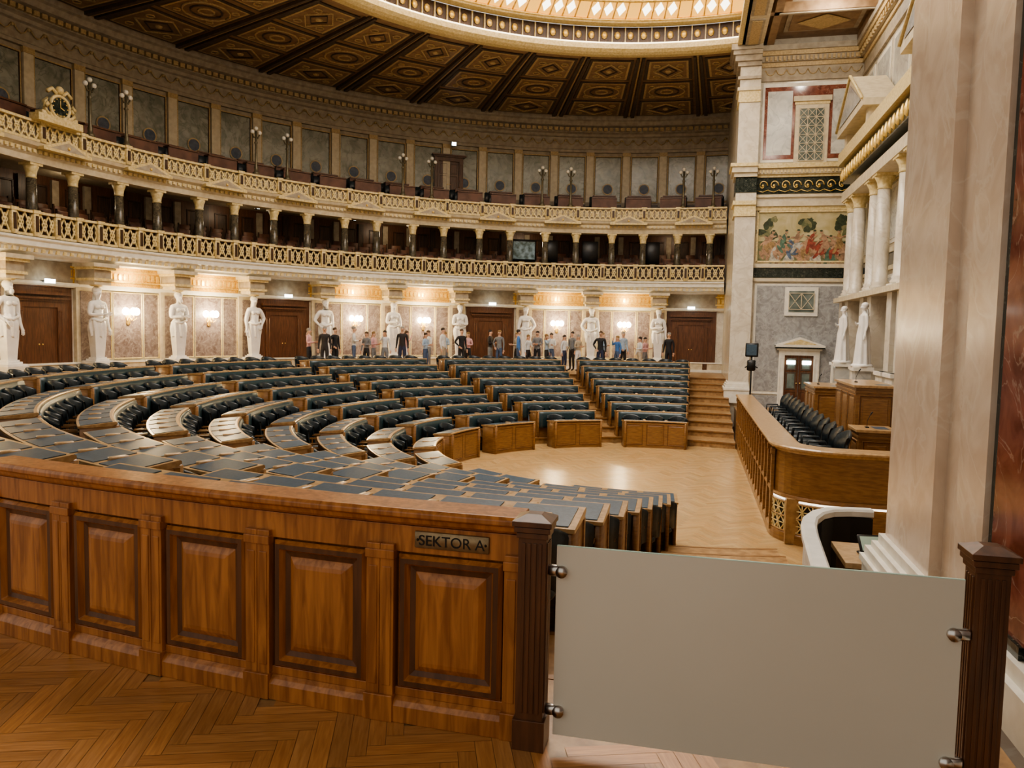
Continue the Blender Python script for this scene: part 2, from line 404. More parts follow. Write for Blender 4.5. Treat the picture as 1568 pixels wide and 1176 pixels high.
# ------------------------------------------------------------------ near side wall & pilasters
def pil(y0,y1,sgn,name):
    b=MB(); x0,x1=(1.9,2.62) if sgn>0 else (2.06,2.9)
    b.box(x0,x1,y0,y1,-1.65,12.05,M_BEI if sgn<0 else M_CRM)
    for z0,z1,e in ((-.75,-.28,.14),(-.28,-.20,.17),(-.20,-.12,.12),(-.12,-.05,.09),(-.05,.02,.045)) if sgn>0 else ((-.6,.0,.13),(0,.05,.15),(.05,.12,.12),(.12,.17,.08),(.17,.24,.04)):
        b.box(x0-e,x1+e*.2,y0-e,y1+e,z0,z1,CREAMW)
    for z0,z1,e,m in ((6.05,6.15,.05,GOLD),(6.15,6.45,.03,GOLD),(6.45,6.6,.09,GOLD),(6.9,7.45,.02,M_DGR),(7.45,7.6,.08,CREAM),(7.6,7.8,.16,CREAM),(7.8,7.92,.22,GOLD),(10.1,10.2,.04,GOLD),(10.2,10.5,.03,GOLD),(10.5,10.62,.08,CREAM),(10.9,11.0,.08,GREY),(11.35,11.5,.1,GREY),(11.5,11.7,.2,GREY),(11.7,11.85,.28,GREY),(11.85,12.05,.35,GREY)):
        b.box(x0-e*(.25 if sgn<0 else 1),x1,y0-e,y1+e,z0,z1,m)
    return b
pf=pil(11.6,12.6,1,'p'); pf.obj('pilaster_far')
pn=pil(-12.6,-11.5,-1,'p'); pn.obj('pilaster_near')
nw=MB()
def strip(y0,y1,z0,z1,m,dx=0): nw.box(2.05+dx,2.75,y0,y1,z0,z1,m)
strip(-13.0,-12.6,0,12,M_BEI,.08)
strip(-13.42,-13.0,0,12,M_BEI,.02)
strip(-13.55,-13.42,0,12,M_DGR,.05)
strip(-14.0,-13.55,.35,12,M_RED,.02)
strip(-14.12,-14.0,0,12,M_DGR,.05)
strip(-18.5,-14.12,.55,12,M_PUR,.03)
strip(-18.5,-14.12,.30,.55,M_DGR,.0)
nw.box(1.98,2.75,-18.5,-13.0,0,.22,CREAMW); nw.box(2.02,2.75,-18.5,-13.0,.22,.30,CREAMW)
strip(-14.0,-13.55,.3,.36,M_DGR,0)
nw.obj('wall_right_near')
ns_=MB(); ns_.box(2.9,6.6,-12.6,-12.2,-1.65,12.36,M_CRM); ns_.obj('wall_near_side')

# ------------------------------------------------------------------ far recess walls
sw=MB(); Y=11.9
sw.box(2.64,6.6,Y,Y+.4,-1.65,12.36,M_CRM)
def bx(x0,x1,z0,z1,m,d): sw.box(x0,x1,Y-d,Y+.01,z0,z1,m)
XL=2.64
bx(XL,6.05,-1.2,-.45,M_GRY,.06)
bx(2.72,6.02,-.4,3.64,CREAMW,.04); bx(2.80,5.95,-.3,3.57,M_GRY,.05)
bx(XL,6.05,3.72,3.84,CREAM,.10); bx(XL,6.05,3.86,4.22,M_DGR,.05); bx(XL,6.05,4.22,4.36,CREAM,.10)
bx(XL,6.05,4.36,6.28,CREAM,.03)
bx(XL,6.05,6.28,6.42,GOLD,.08)
bx(XL,6.05,6.42,6.60,CREAM,.14); bx(XL,6.05,6.75,6.85,CREAM,.08)
bx(XL,6.05,6.88,7.46,M_DGR,.04)
bx(XL,6.05,7.46,7.56,GOLD,.10); bx(XL,6.05,7.56,7.76,CREAM,.18); bx(XL,6.05,7.76,7.92,GOLD,.28)
for i in range(27): bx(2.70+i*.123,2.70+i*.123+.06,7.6,7.7,GOLD,.22)
for i in range(9):
    cx=2.85+i*.385
    pts=[(cx+.17*C_(t*.55)*(1-t*.07),Y-.06,7.17+.2*S_(t*.55)*(1-t*.07)) for t in range(12)]
    sw.tube(pts,.022,GOLD2,4); sw.sph((cx,Y-.06,7.17),.05,GOLD2,6)
    sw.tube([(cx-.2,Y-.06,7.0),(cx,Y-.06,6.94),(cx+.2,Y-.06,7.02)],.015,GOLD2,4)
bx(2.72,6.05,8.0,10.78,CREAMW,.03)
for xa,xb in ((2.80,3.85),(5.0,5.98)): 
    bx(xa,xb,8.1,10.65,M_RED,.045); bx(xa+.1,xb-.1,8.25,10.5,M_GRW,.055)
bx(3.85,5.0,10.1,10.65,M_RED,.045)
bx(3.86,4.98,7.95,10.15,CREAM,.08)
bx(3.78,5.06,10.1,10.28,CREAM,.16); bx(3.83,5.01,10.0,10.1,GOLD,.10)
sw.box(4.0,4.84,Y-.085,Y-.08,8.02,9.85,WING)
def lattice(b,x0,x1,z0,z1,y,nx,nz,m,w=.02):
    dx=(x1-x0)/nx; dz=(z1-z0)/nz
    for i in range(nx):
        for j in range(nz):
            a,c=x0+i*dx,z0+j*dz
            b.bars((a,c,y),(a+dx,c+dz,0),w,.02,m); b.bars((a+dx,c,y),(a,c+dz,0),w,.02,m)
    for i in range(nx+1): b.bars((x0+i*dx,z0,y),(x0+i*dx,z1,0),w*1.2,.03,m)
    for j in range(nz+1): b.bars((x0,z0+j*dz,y),(x1,z0+j*dz,0),w*1.2,.03,m)
lattice(sw,4.0,4.84,8.02,9.85,Y-.10,3,6,CREAM,.018)
for z0,z1,d,m in ((10.86,10.98,.08,GREY),(10.98,11.35,.04,GREY),(11.35,11.5,.1,CEILG),(11.5,11.7,.2,GREY),(11.7,11.85,.28,CEILG),(11.85,12.04,.35,GREY)): bx(2.64,6.05,z0,z1,m,d)
for i in range(22): bx(2.75+i*.15,2.75+i*.15+.08,11.52,11.66,CEILG,.26)
for i in range(9):
    cx=2.95+i*.36; sw.tube([(cx-.18,Y-.06,11.25),(cx-.09,Y-.06,11.1),(cx,Y-.06,11.07),(cx+.09,Y-.06,11.1),(cx+.18,Y-.06,11.25)],.02,CEILG,4)
bx(3.78,4.92,2.48,3.52,CREAMW,.10); sw.box(3.92,4.78,Y-.112,Y-.1,2.62,3.38,WING); lattice(sw,3.92,4.78,2.72,3.3,Y-.12,2,1,CREAM,.02)
sw.obj('wall_far_side')
def door(b,w,h,z0,wood=W_DOOR,fr=W_DOOR,ped=False,glass=False):
    b.box(-w/2-.2,-w/2,-.10,.02,z0,z0+h,fr); b.box(w/2,w/2+.2,-.10,.02,z0,z0+h,fr)
    for s in (-1,1): b.panel(*(sorted((s*(w/2+.03),s*(w/2+.17)))),z0+.1,z0+h-.1,-.101,[(0,0),(.01,-.012),(.02,-.012),(.03,0)],fr)
    b.box(-w/2-.2,w/2+.2,-.10,.02,z0+h,z0+h+.18,fr)
    b.box(-w/2-.27,w/2+.27,-.16,.02,z0+h+.18,z0+h+.24,fr); b.box(-w/2-.33,w/2+.33,-.22,.02,z0+h+.24,z0+h+.30,fr)
    for s in (-1,1):
        x0,x1=sorted((s*.01,s*w/2))
        b.box(x0,x1,-.03,.02,z0,z0+h,wood)
        for za,zb in ((.1,.32),(.36,.68),(.72,.95)):
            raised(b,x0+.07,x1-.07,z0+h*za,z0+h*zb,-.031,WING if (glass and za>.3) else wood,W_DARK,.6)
        b.sph((s*.06,-.07,z0+h*.48),.025,GOLD2,6)
    if ped:
        t=z0+h+.3; 
        b.add([(-w/2-.35,-.3,t),(w/2+.35,-.3,t),(w/2+.35,0,t),(-w/2-.35,0,t),(-w/2-.35,-.3,t+.07),(w/2+.35,-.3,t+.07),(w/2+.35,0,t+.07),(-w/2-.35,0,t+.07),(0,-.3,t+.36),(0,0,t+.36),],
          [(0,3,2,1),(0,1,5,4),(4,5,8),(1,2,6,5),(3,0,4,7),(5,6,9,8),(7,4,8,9),(7,9,6)],fr)
        b.add([(-w/2-.12,-.302,t+.09),(w/2+.12,-.302,t+.09),(0,-.302,t+.28)],[(0,1,2)],GOLD)
d=MB(); d.M=T(4.36,Y-.05,0); door(d,1.0,1.95,-.9,W_DOOR,CREAMW,True,True)
d.box(-.42,-.12,-.07,-.05,.72,.86,SIGN); d.box(.12,.42,-.07,-.05,.72,.86,SIGN)
d.box(-.85,.85,-.24,.0,1.30,1.42,M_DGR)
d.obj('door_1')
# mural
mu=MB(); mu.M=T(2.72,Y-.035,4.43)@Matrix.Scale(1.06,4,(1,0,0))
MC=lambda n,c,r=.6: mat(n,c,tuple(x*.45 for x in c),scale=7,rough=r,dist=1)
mg=mat('mural_ground',(.10,.12,.05),(.26,.23,.12),scale=4,rough=.6,dist=1); ms=mat('mural_sky',(.40,.34,.17),(.52,.46,.28),scale=2,rough=.6,dist=1)
mtree=MC('mural_tree',(.06,.08,.035)); cols=[MC('mural_red',(.36,.08,.05)),MC('mural_white',(.55,.52,.44)),MC('mural_blue',(.12,.17,.26)),MC('mural_flesh',(.48,.30,.19)),MC('mural_green',(.11,.20,.14)),MC('mural_ochre',(.42,.27,.12))]
mu.box(0,3.1,0,.03,0,1.82,ms); mu.box(.05,3.05,-.006,0,.04,.75,mg)
def ell(cx,cz,rx,rz,m,y,rot=0,n=14):
    vs=[];c,s=C_(rad(rot)),S_(rad(rot)); ph=random.random()*6
    for i in range(n):
        a=2*pi*i/n; k=1+.14*S_(3*a+ph)+.08*S_(5*a+ph*2) if rx>.1 else 1
        x,z=rx*C_(a)*k,rz*S_(a)*k; vs.append((cx+x*c-z*s,y,cz+x*s+z*c))
    mu.add(vs,[tuple(range(n))],m)
random.seed(3)
for i in range(26): ell(random.choice([.35,.2,2.8,2.6,1.7])+random.uniform(-.22,.22),random.uniform(.95,1.55),random.uniform(.08,.2),random.uniform(.08,.2),mtree if i%3 else mg,-.008-.0001*i)
for i in range(18):
    cx=.28+i*.148; cz=.58+.26*S_(i*2.1); m=cols[[3,5,1,3,4,1,2,1,3,5,0,1,0,3,4,0,5,3][i]]
    lean=random.uniform(-40,40); y=-.012-.001*i; sn,cs=S_(rad(lean)),C_(rad(lean))
    ell(cx,cz,.085,.24,cols[3] if i%2 else m,y,lean)
    ell(cx+.05,cz-.22,.17,.13,m,y-.0003,lean*.5)
    ell(cx+.11,cz-.36,.06,.18,cols[3],y-.0002,random.uniform(-50,50))
    ell(cx-.10,cz-.34,.055,.18,m,y-.0004,random.uniform(-40,40))
    ell(cx-sn*.30,cz+cs*.30,.05,.065,cols[3],y-.0006); ell(cx-sn*.32,cz+cs*.34,.052,.035,mtree,y-.0008)
    ell(cx+.11,cz+.10,.13,.028,cols[3],y-.0007,random.uniform(-60,60)); ell(cx-.10,cz+.08,.12,.027,cols[3],y-.0007,random.uniform(-60,60))
for f in ((0,3.1,1.78,1.84),(0,3.1,-.02,.04)): mu.box(f[0],f[1],-.05,0,f[2],f[3],GOLD)
for f in ((-.02,.04),(3.06,3.12)): mu.box(f[0],f[1],-.05,0,0,1.84,GOLD)
mu.obj('mural_painting')

# back wall of recess (x=6.1)
bw=MB(); bw.M=Matrix(((0,1,0,6.1),(-1,0,0,0),(0,0,1,0),(0,0,0,1)))
bw.box(-11.9,12.2,0,.4,-1.65,12.36,M_CRM)
def hb(z0,z1,d,m,x0=-11.8,x1=12): bw.box(x0,x1,-d,.01,z0,z1,m)
hb(-.9,.4,.10,M_GRY); hb(.4,.5,.14,CREAMW)
for z0,z1,d_,m in ((3.72,3.84,.1,CREAM),(3.86,4.22,.05,M_DGR),(4.22,4.36,.1,CREAM),(6.28,6.42,.08,GOLD),(6.42,6.60,.14,CREAM),(6.88,7.46,.04,M_DGR),(7.46,7.56,.10,GOLD),(7.56,7.76,.18,CREAM),(7.76,7.92,.28,GOLD),
  (10.86,10.98,.08,GREY),(10.98,11.35,.04,GREY),(11.35,11.5,.1,CEILG),(11.5,11.7,.2,GREY),(11.7,11.85,.28,CEILG),(11.85,12.04,.35,GREY)): hb(z0,z1,d_,m)
for i in range(60): bw.box(-11.8+i*.39,-11.65+i*.39,-.07,0,7.0,7.34,GOLD2)
for i in range(80): bw.box(-11.8+i*.3,-11.65+i*.3,-.26,0,11.52,11.66,CEILG)
for c in range(-5,6):
    x=c*2.2
    bw.box(x-.9,x+.9,-.03,0,.6,3.6,CREAMW); bw.box(x-.78,x+.78,-.045,0,.72,3.5,M_GRY if c%2 else M_PUR)
    bw.box(x-.9,x+.9,-.03,0,4.5,6.2,CREAMW); bw.box(x-.75,x+.75,-.045,0,4.62,6.08,M_GRW)
    bw.box(x-.95,x+.95,-.03,0,8.1,10.7,CREAMW); bw.box(x-.8,x+.8,-.045,0,8.25,10.55,M_GRW)
bw.obj('wall_back_presidium')
def column(b,x,y,z0,z1,r,m,cap=GOLD):
    b.box(x-r*1.4,x+r*1.4,y-r*1.4,y+r*1.4,z0,z0+.12,CREAMW if m is not COLM else COLM)
    h=z1-z0
    b.lathe(x,y,[(r*1.3,z0+.12),(r*1.35,z0+.18),(r*1.1,z0+.24),(r*1.2,z0+.29),(r,z0+.33),(r*1.0,z0+h*.4),(r*.86,z1-.42)],m,14)
    b.lathe(x,y,[(r*.86,z1-.42),(r*1.0,z1-.40),(r*.9,z1-.36),(r*1.05,z1-.22),(r*1.4,z1-.08),(r*1.3,z1-.06)],cap,12)
    b.box(x-r*1.4,x+r*1.4,y-r*1.4,y+r*1.4,z1-.07,z1,cap)
co=MB()
for y in (9.9,8.9,6.6,5.6,3.3,2.3,-2.3,-3.3,-5.6,-6.6,-8.9,-9.9):
    co.box(5.2,6.0,y-.35,y+.35,-.9,.9,CREAMW); co.box(5.15,6.0,y-.4,y+.4,.8,.9,CREAMW)
    column(co,5.6,y,3.0,6.28,.2,M_CRM); co.box(5.35,5.85,y-.25,y+.25,.9,3.0,M_CRM)
co.box(5.2,5.97,-10.4,10.4,2.9,3.05,CREAM)
co.box(5.3,6.0,-10.4,10.4,6.28,6.6,CREAM); co.box(5.28,6.0,-10.4,10.4,6.9,7.4,M_DGR); co.box(5.15,6.0,-10.5,10.5,7.5,7.9,GOLD)
for i in range(52): co.lathe(5.27,-10.2+i*.4,[(.02,6.95),(.07,7.0),(.09,7.12),(.04,7.3),(.02,7.35)],GOLD2,6)
for yc in (8.0,0,-8.0):
    w=2.0
    vs=[(5.0,yc-w,8.3),(5.0,yc+w,8.3),(5.0,yc+w,8.5),(5.0,yc,9.7),(5.0,yc-w,8.5),(6.0,yc-w,8.3),(6.0,yc+w,8.3),(6.0,yc+w,8.5),(6.0,yc,9.7),(6.0,yc-w,8.5)]
    co.add(vs,[(0,4,3,2,1),(5,6,7,8,9),(0,1,6,5),(1,2,7,6),(2,3,8,7),(3,4,9,8),(4,0,5,9)],CREAM)
    co.add([(4.98,yc-w+.3,8.52),(4.98,yc+w-.3,8.52),(4.98,yc,9.45)],[(0,2,1)],M_GRY)
    co.tube([(4.97,yc-w,8.5),(4.97,yc,9.72),(4.97,yc+w,8.5)],.05,GOLD,4)
    for s in (-1,1): co.box(5.2,5.6,yc+s*1.6-.15,yc+s*1.6+.15,7.9,8.3,CREAM)
co.obj('presidium_colonnade')

# beam, recess ceiling
be=MB()
be.box(1.9,2.62,-18,12.6,12.0,15.2,CREAM)
be.box(1.9,6.5,-12.6,12.3,12.35,12.6,CEILM)
be.box(1.75,2.0,-18,11.5,12.0,12.2,GOLD)
for i in range(9):
    y0=-11.4+i*2.55; 
    be.box(2.02,2.50,y0,y0+2.2,11.96,12.01,GREY); be.box(2.1,2.42,y0+.08,y0+2.12,11.94,11.965,CEILG)
    be.box(2.62,6.1,y0-.28,y0-.02,12.05,12.4,CEILM); be.box(2.9,6.1,y0-.2,y0-.1,12.02,12.06,GREY)
for x in (2.75,5.8): be.box(x,x+.25,-12,12,12.05,12.4,CEILM)
for i in range(9):
    y0=-11.2+i*2.55
    be.box(3.25,5.65,y0+.1,y0+1.9,12.28,12.36,GREY); be.box(3.4,5.5,y0+.25,y0+1.75,12.25,12.3,CEILM)
    be.add([(4.45,y0+.35,12.22),(5.3,y0+1.0,12.22),(4.45,y0+1.65,12.22),(3.6,y0+1.0,12.22)],[(0,1,2,3)],CEILG)
be.obj('ceiling_recess')

# ------------------------------------------------------------------ curved wall + galleries
AS=84.0; AE=206.0; BAY=9.7; S0=93.1
stat_angles=[S0+BAY*k for k in range(12)]
wall=MB()
wall.arc(18.6,19.0,AS,AE,0,3.7,M_CRM)
wall.arc(18.48,18.62,AS,AE,0,.12,CREAMW); wall.arc(18.5,18.62,AS,AE,.12,.40,CREAM); wall.arc(18.46,18.62,AS,AE,.40,.46,CREAMW)
wall.sweep([(18.5,2.78),(18.44,2.84),(18.40,2.92),(18.62,2.92),(18.62,2.78)],AS,AE,CREAMW)
wall.arc(18.52,18.62,AS,AE,2.92,3.55,FRIEZE)
for z in (3.05,3.40): wall.arc(18.49,18.55,AS,AE,z,z+.05,GOLD2)
na=int((AE-AS)/.55)
for i in range(na):
    a=AS+.3+i*.55; wall.M=FI(a,18.52); wall.box(-.045,.045,-.03,0,3.14,3.34,GOLD2); 
wall.M=Matrix.Identity(4)
doors=[];lamps=[]
bays=[S0-4.55]+[S0+BAY*(k+.5) for k in range(11)]
for n,a in enumerate(bays):
    wall.M=FI(a,18.6)
    if n%3==0:
        doors.append(a)
    else:
        lamps.append(a)
        for x0,x1 in ((-1.18,-.62),(-.52,.52),(.62,1.18)):
            wall.panel(x0-.03,x1+.03,.52,2.74,-.02,[(0,0.02),(0,-.05),(.02,-.06),(.035,-.03)],[CREAMW,GOLD,GOLD,M_PUR])
wall.M=Matrix.Identity(4)
for a in stat_angles:
    wall.M=FI(a,18.6)
    wall.box(-.36,.36,-.14,.02,0,3.55,CREAM)
    wall.box(-.22,.22,-.16,0,.5,2.7,M_PUR)
wall.M=Matrix.Identity(4)
wl=wall.obj('wall_curved')
for n,a in enumerate(doors):
    d=MB(); d.M=FI(a,18.58); 
    d.box(-1.12,1.12,-.06,.02,.0,2.76,W_DOOR)
    door(d,1.15,2.15,0.0)
    d.box(-1.15,1.15,-.1,.02,2.76,2.86,W_DOOR); d.box(-.95,.95,-.20,.02,2.52,2.60,W_DOOR)
    d.box(-1.12,1.12,-.12,.02,2.93,3.54,GREY)
    d.box(-.16,.16,-.5,-.44,2.86,2.98,SIGN); d.box(-.02,.02,-.46,0,2.9,2.94,BLK)
    d.obj('door_%d'%(n+2),None)
g1=MB()
g1.sweep([(18.62,3.55),(17.75,3.55),(17.70,3.62),(17.55,3.66),(17.50,3.78),(17.42,3.82),(17.42,3.95),(17.35,4.0),(17.35,4.06),(18.0,4.06),(20.9,4.06),(20.9,3.7),(18.62,3.7)],AS,AE,CREAMW)
for i in range(int((AE-AS)/.8)):
    a=AS+.4+i*.8; g1.M=FI(a,17.5); g1.box(-.05,.05,-.02,.25,3.66,3.76,GOLD)
for a in stat_angles:
    g1.M=FI(a,18.0)
    g1.box(-.30,.30,-.28,.62,2.90,3.02,CREAM); g1.box(-.36,.36,-.34,.62,3.02,3.10,GOLD)
    g1.box(-.30,.30,-.28,.62,3.10,3.36,GREY); g1.box(-.40,.40,-.38,.62,3.36,3.44,GOLD); g1.box(-.46,.46,-.46,.62,3.44,3.56,CREAM)
    g1.lathe(0,0,[(.16,2.85),(.2,2.88),(.24,2.92)],GOLD,10)
g1.M=Matrix.Identity(4)
def rail(b,R,z0,z1,cell,m,piers,rails=GOLD,w=.03):
    b.arc(R-.05,R+.10,AS,AE,z0,z0+.07,rails); b.arc(R-.08,R+.13,AS,AE,z1-.07,z1,rails)
    n=int(rad(AE-AS)*R/cell); da=(AE-AS)/n; h0,h1=z0+.07,z1-.07; c=rad(da)*R/2; mid=(h0+h1)/2
    for i in range(n):
        b.M=FI(AS+(i+.5)*da,R)
        b.bars((-c,h0,0),(c,h1,0),w,.03,m); b.bars((c,h0,0),(-c,h1,0),w,.03,m)
        q=c*.62; hq=(h1-h0)*.31
        for (p,r_) in (((-q,mid),(0,mid+hq)),((0,mid+hq),(q,mid)),((q,mid),(0,mid-hq)),((0,mid-hq),(-q,mid))):
            b.bars((p[0],p[1],0),(r_[0],r_[1],0),w*.8,.028,m)
        b.bars((-.02,mid,-.01),(.021,mid,0),.05,.03,m)
    b.M=Matrix.Identity(4)
    for a in piers:
        b.M=FI(a,R); b.cushion(-.09,.09,-.10,.14,z0,z1,.015,rails); b.box(-.12,.12,-.12,.16,z1-.07,z1+.02,rails); b.box(-.05,.05,-.115,0,z0+.12,z1-.14,W_DARK)
    b.M=Matrix.Identity(4)
rail(g1,17.42,4.08,4.78,.26,GOLD,[S0-BAY*.5+BAY/4*k+BAY/8 for k in range(-1,47) if AS+.3<S0-BAY*.5+BAY/4*k+BAY/8<AE],w=.042)
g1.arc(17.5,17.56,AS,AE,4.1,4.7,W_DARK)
g1.arc(20.8,21.0,AS,AE,4.0,6.5,W_DOOR)
for i in range(int((AE-AS)/3.2)):
    a=AS+1.6+3.2*i; g1.M=FI(a,20.8); g1.box(-.12,.12,-.12,0,4.06,6.4,GREY if i%3 else W_DARK)
    g1.panel(-.75,-.2,4.3,6.2,-.01,[(0,0),(.02,-.03),(.05,-.03),(.07,0)],[W_DARK]*4)
for a,m in ((94.4,BLK),(103.2,BLK),(112.8,SCRP),(109,BLK)):
    g1.M=FI(a,18.3); g1.cushion(-.55 if m is SCRP else -.36,.55 if m is SCRP else .36,-.04,.03,4.9,5.9,.015,BLK)
    if m is SCRP: g1.box(-.5,.5,-.045,-.03,5.0,5.8,SCRP)
for a in (99.5,118,137,150): g1.M=FI(a,18.5); g1.cushion(-.08,.08,-.1,.05,6.2,6.36,.02,BLK); g1.box(-.06,.06,-.11,-.09,6.22,6.34,SIGN)
g1.M=Matrix.Identity(4)
for R_,z in ((18.5,4.06),(19.2,4.3),(19.9,4.55)):
    g1.arc(R_,R_+.75,AS,AE,4.0,z,W_DARK)
    for i in range(int((AE-AS)/1.9)):
        g1.M=FI(AS+.8+1.9*i+R_,R_+.32) if AS+.8+1.9*i+R_<AE else FI(AS+.8+1.9*i+R_-122,R_+.32)
        g1.cushion(-.22,.22,-.04,.03,z+.35,z+.95,.02,SEATR)
        for x in (-.24,.24): g1.box(x-.02,x+.02,-.03,.02,z,z+1.0,W_DARK)
    g1.M=Matrix.Identity(4)
for a in bays+[AE-2]:
    if a>AE-1: continue
    for s in (-1,1):
        g1.M=FI(a+s*2.25,17.95)
        column(g1,0,0,4.06,6.2,.15,COLM)
g1.M=Matrix.Identity(4)
g1.sweep([(17.72,6.2),(17.68,6.36),(17.62,6.42),(17.62,6.55),(17.5,6.62),(17.45,6.72),(21,6.72),(21,6.5),(18.25,6.5),(18.25,6.2)],AS,AE,CREAM)
for i in range(int((AE-AS)/.6)):
    g1.M=FI(AS+.3+.6*i,17.6); g1.box(-.05,.05,-.04,.1,6.44,6.53,GOLD)
g1.M=Matrix.Identity(4)
gl1=g1.obj('gallery_lower')
g2=MB()
rail(g2,17.55,6.74,7.32,.24,GOLD,[a+s*2.25 for a in bays for s in (-1,1) if AS<a+s*2.25<AE],GOLD,.044)
g2.arc(17.60,17.64,AS,AE,6.76,7.28,GREY)
for a in bays:
    g2.M=FI(a,17.5); w=.82
    vs=[(-w,-.2,6.55),(w,-.2,6.55),(w,-.2,6.64),(0,-.2,6.95),(-w,-.2,6.64)]+[(-w,.1,6.55),(w,.1,6.55),(w,.1,6.64),(0,.1,6.95),(-w,.1,6.64)]
    g2.add(vs,[(0,1,2,3,4),(9,8,7,6,5),(0,5,6,1),(1,6,7,2),(2,7,8,3),(3,8,9,4),(4,9,5,0)],GOLD)
    g2.add([(-w*.75,-.205,6.63),(w*.75,-.205,6.63),(0,-.205,6.88)],[(0,1,2)],GREY)
    g2.sph((0,-.21,6.72),.05,GOLD2,6)
g2.M=Matrix.Identity(4)
for R_,z in ((17.7,6.9),(18.6,7.15),(19.5,7.4),(20.3,7.6)): g2.arc(R_,min(R_+.95,20.98),AS,AE,6.74,z,W_DARK)
ab=AS+1
while ab<AE-6:
    for R_,z,wd in ((18.3,7.0,3.6),(19.2,7.25,3.2)):
        g2.arc(R_,R_+.06,ab,ab+wd,z,z+.85,SEATR,4); g2.arc(R_-.04,R_+.30,ab,ab+wd,z+.85,z+.90,W_DOOR,4)
        for j in range(4): g2.M=FI(ab+.5+j*.8,R_+.6,z); g2.cushion(-.2,.2,.1,.18,.35,.95,.03,LEA)
        g2.M=Matrix.Identity(4)
    ab+=4.85
g2.arc(21.0,21.3,AS,AE,6.74,12.1,GREY)
g2.arc(20.9,21.02,AS,AE,7.6,8.0,W_DARK)
hb_=BAY/2
na=int((AE-AS)/hb_)
for i in range(na+1):
    a=S0-BAY*.75+hb_*i
    if a<AS or a>AE: continue
    g2.M=FI(a,21.0)
    g2.panel(-.68,.68,8.1,10.35,0,[(0,0),(0,-.05),(.05,-.06),(.07,-.02)],[CEILG,CEILG,W_DARK,M_GRN])
    g2.M=FI(a,20.97); 
    g2.add([(.27*C_(2*pi*j/20),-.03,8.75+.27*S_(2*pi*j/20)) for j in range(20)],[tuple(range(20))],CEILG)
    g2.add([(.22*C_(2*pi*j/20),-.035,8.75+.22*S_(2*pi*j/20)) for j in range(20)],[tuple(range(20))],BLUEM)
    g2.M=FI(a+hb_/2,21.0)
    g2.box(-.17,.17,-.12,0,7.9,10.5,CREAM); g2.box(-.2,.2,-.15,0,10.32,10.5,CEILG); g2.box(-.2,.2,-.15,0,7.9,8.1,GREY)
g2.M=FI(121.9,20.92); door(g2,1.0,2.1,7.6)
g2.M=Matrix.Identity(4)
g2.sweep([(21,10.5),(20.85,10.5),(20.85,10.62),(20.9,10.66),(20.9,11.2),(20.8,11.25),(20.75,11.35),(20.6,11.42),(20.6,11.62),(20.4,11.68),(20.3,11.85),(20.2,11.9),(20.2,12.09),(21,12.09)],AS,AE,GREY)
for i in range(int((AE-AS)/.75)):
    g2.M=FI(AS+.4+.75*i,20.6); g2.box(-.09,.09,-.14,.1,11.45,11.6,CEILG)
    if i%2==0:
        g2.M=FI(AS+.4+.75*i,20.88); g2.tube([(-.24,-.02,11.1),(-.12,-.03,10.92),(0,-.03,10.86),(.12,-.03,10.92),(.24,-.02,11.1)],.025,CEILG,4); g2.sph((.26,-.03,11.05),.06,CEILG,6)
g2.M=Matrix.Identity(4)
g2.box(1.9,2.3,12.62,21.3,0,12.09,M_CRM)
g2.obj('gallery_upper')
lm=MB(); lm.M=FI(121.5,20.6); lm.cushion(-.12,.12,-.1,.05,10.35,10.55,.03,BLK); lm.box(-.1,.1,-.12,-.1,10.37,10.53,SIGN); lm.obj('gallery_spotlight')
# candelabra
cm=MB()
cm.lathe(0,0,[(.13,0),(.13,.1),(.07,.16),(.08,.28),(.05,.38),(.045,1.15),(.075,1.2),(.04,1.25),(.05,1.62)],BRNZ,8)
cm.tube([(-.15,0,1.52),(-.08,0,1.38),(0,0,1.42),(.08,0,1.38),(.15,0,1.52)],.028,BRNZ,5)
for x,z in ((-.15,1.58),(.15,1.58),(0,1.72)): cm.sph((x,0,z),.08,CREAMW,8)
cme=cm.obj('gallery_candelabra',mesh_only=True)
for c in range(6):
    for s in (-2.1,2.1):
        a=88.1+20.5*c+s
        o=link('gallery_candelabra',cme); o.matrix_world=FI(a,17.6,7.3)
# clock emblem on the axis bay
ck=MB(); ck.M=FI(176.6,17.30,7.80)
pts=[(.3*C_(2*pi*j/24),-.06,.3*S_(2*pi*j/24)) for j in range(24)]
ck.add(pts,[tuple(range(24))],M_DGR)
ck.tube([(.32*C_(2*pi*j/24),-.05,.32*S_(2*pi*j/24)) for j in range(25)],.05,GOLD,6)
for j in range(12): a=2*pi*j/12; ck.box(.24*C_(a)-.015,.24*C_(a)+.015,-.075,-.06,.24*S_(a)-.015,.24*S_(a)+.015,GOLD2)
ck.bars((0,0,-.07),(.0,.2,0),.02,.01,GOLD2); ck.bars((0,0,-.07),(.13,-.05,0),.025,.01,GOLD2)
for s in (-1,1):
    ck.tube([(s*.35,-.03,-.28),(s*.5,-.03,-.15),(s*.52,-.03,.05),(s*.42,-.03,.15),(s*.38,-.03,.02),(s*.46,-.03,-.05)],.06,GOLD,6)
    ck.tube([(s*.1,-.03,.36),(s*.25,-.03,.48),(s*.4,-.03,.36)],.06,GOLD,6)
ck.sph((0,-.03,.48),.12,GOLD,8); ck.box(-.75,.75,-.1,.25,-.5,-.3,GOLD); ck.box(-.6,.6,-.06,.2,-.3,-.2,GOLD)
ck.obj('clock_emblem')

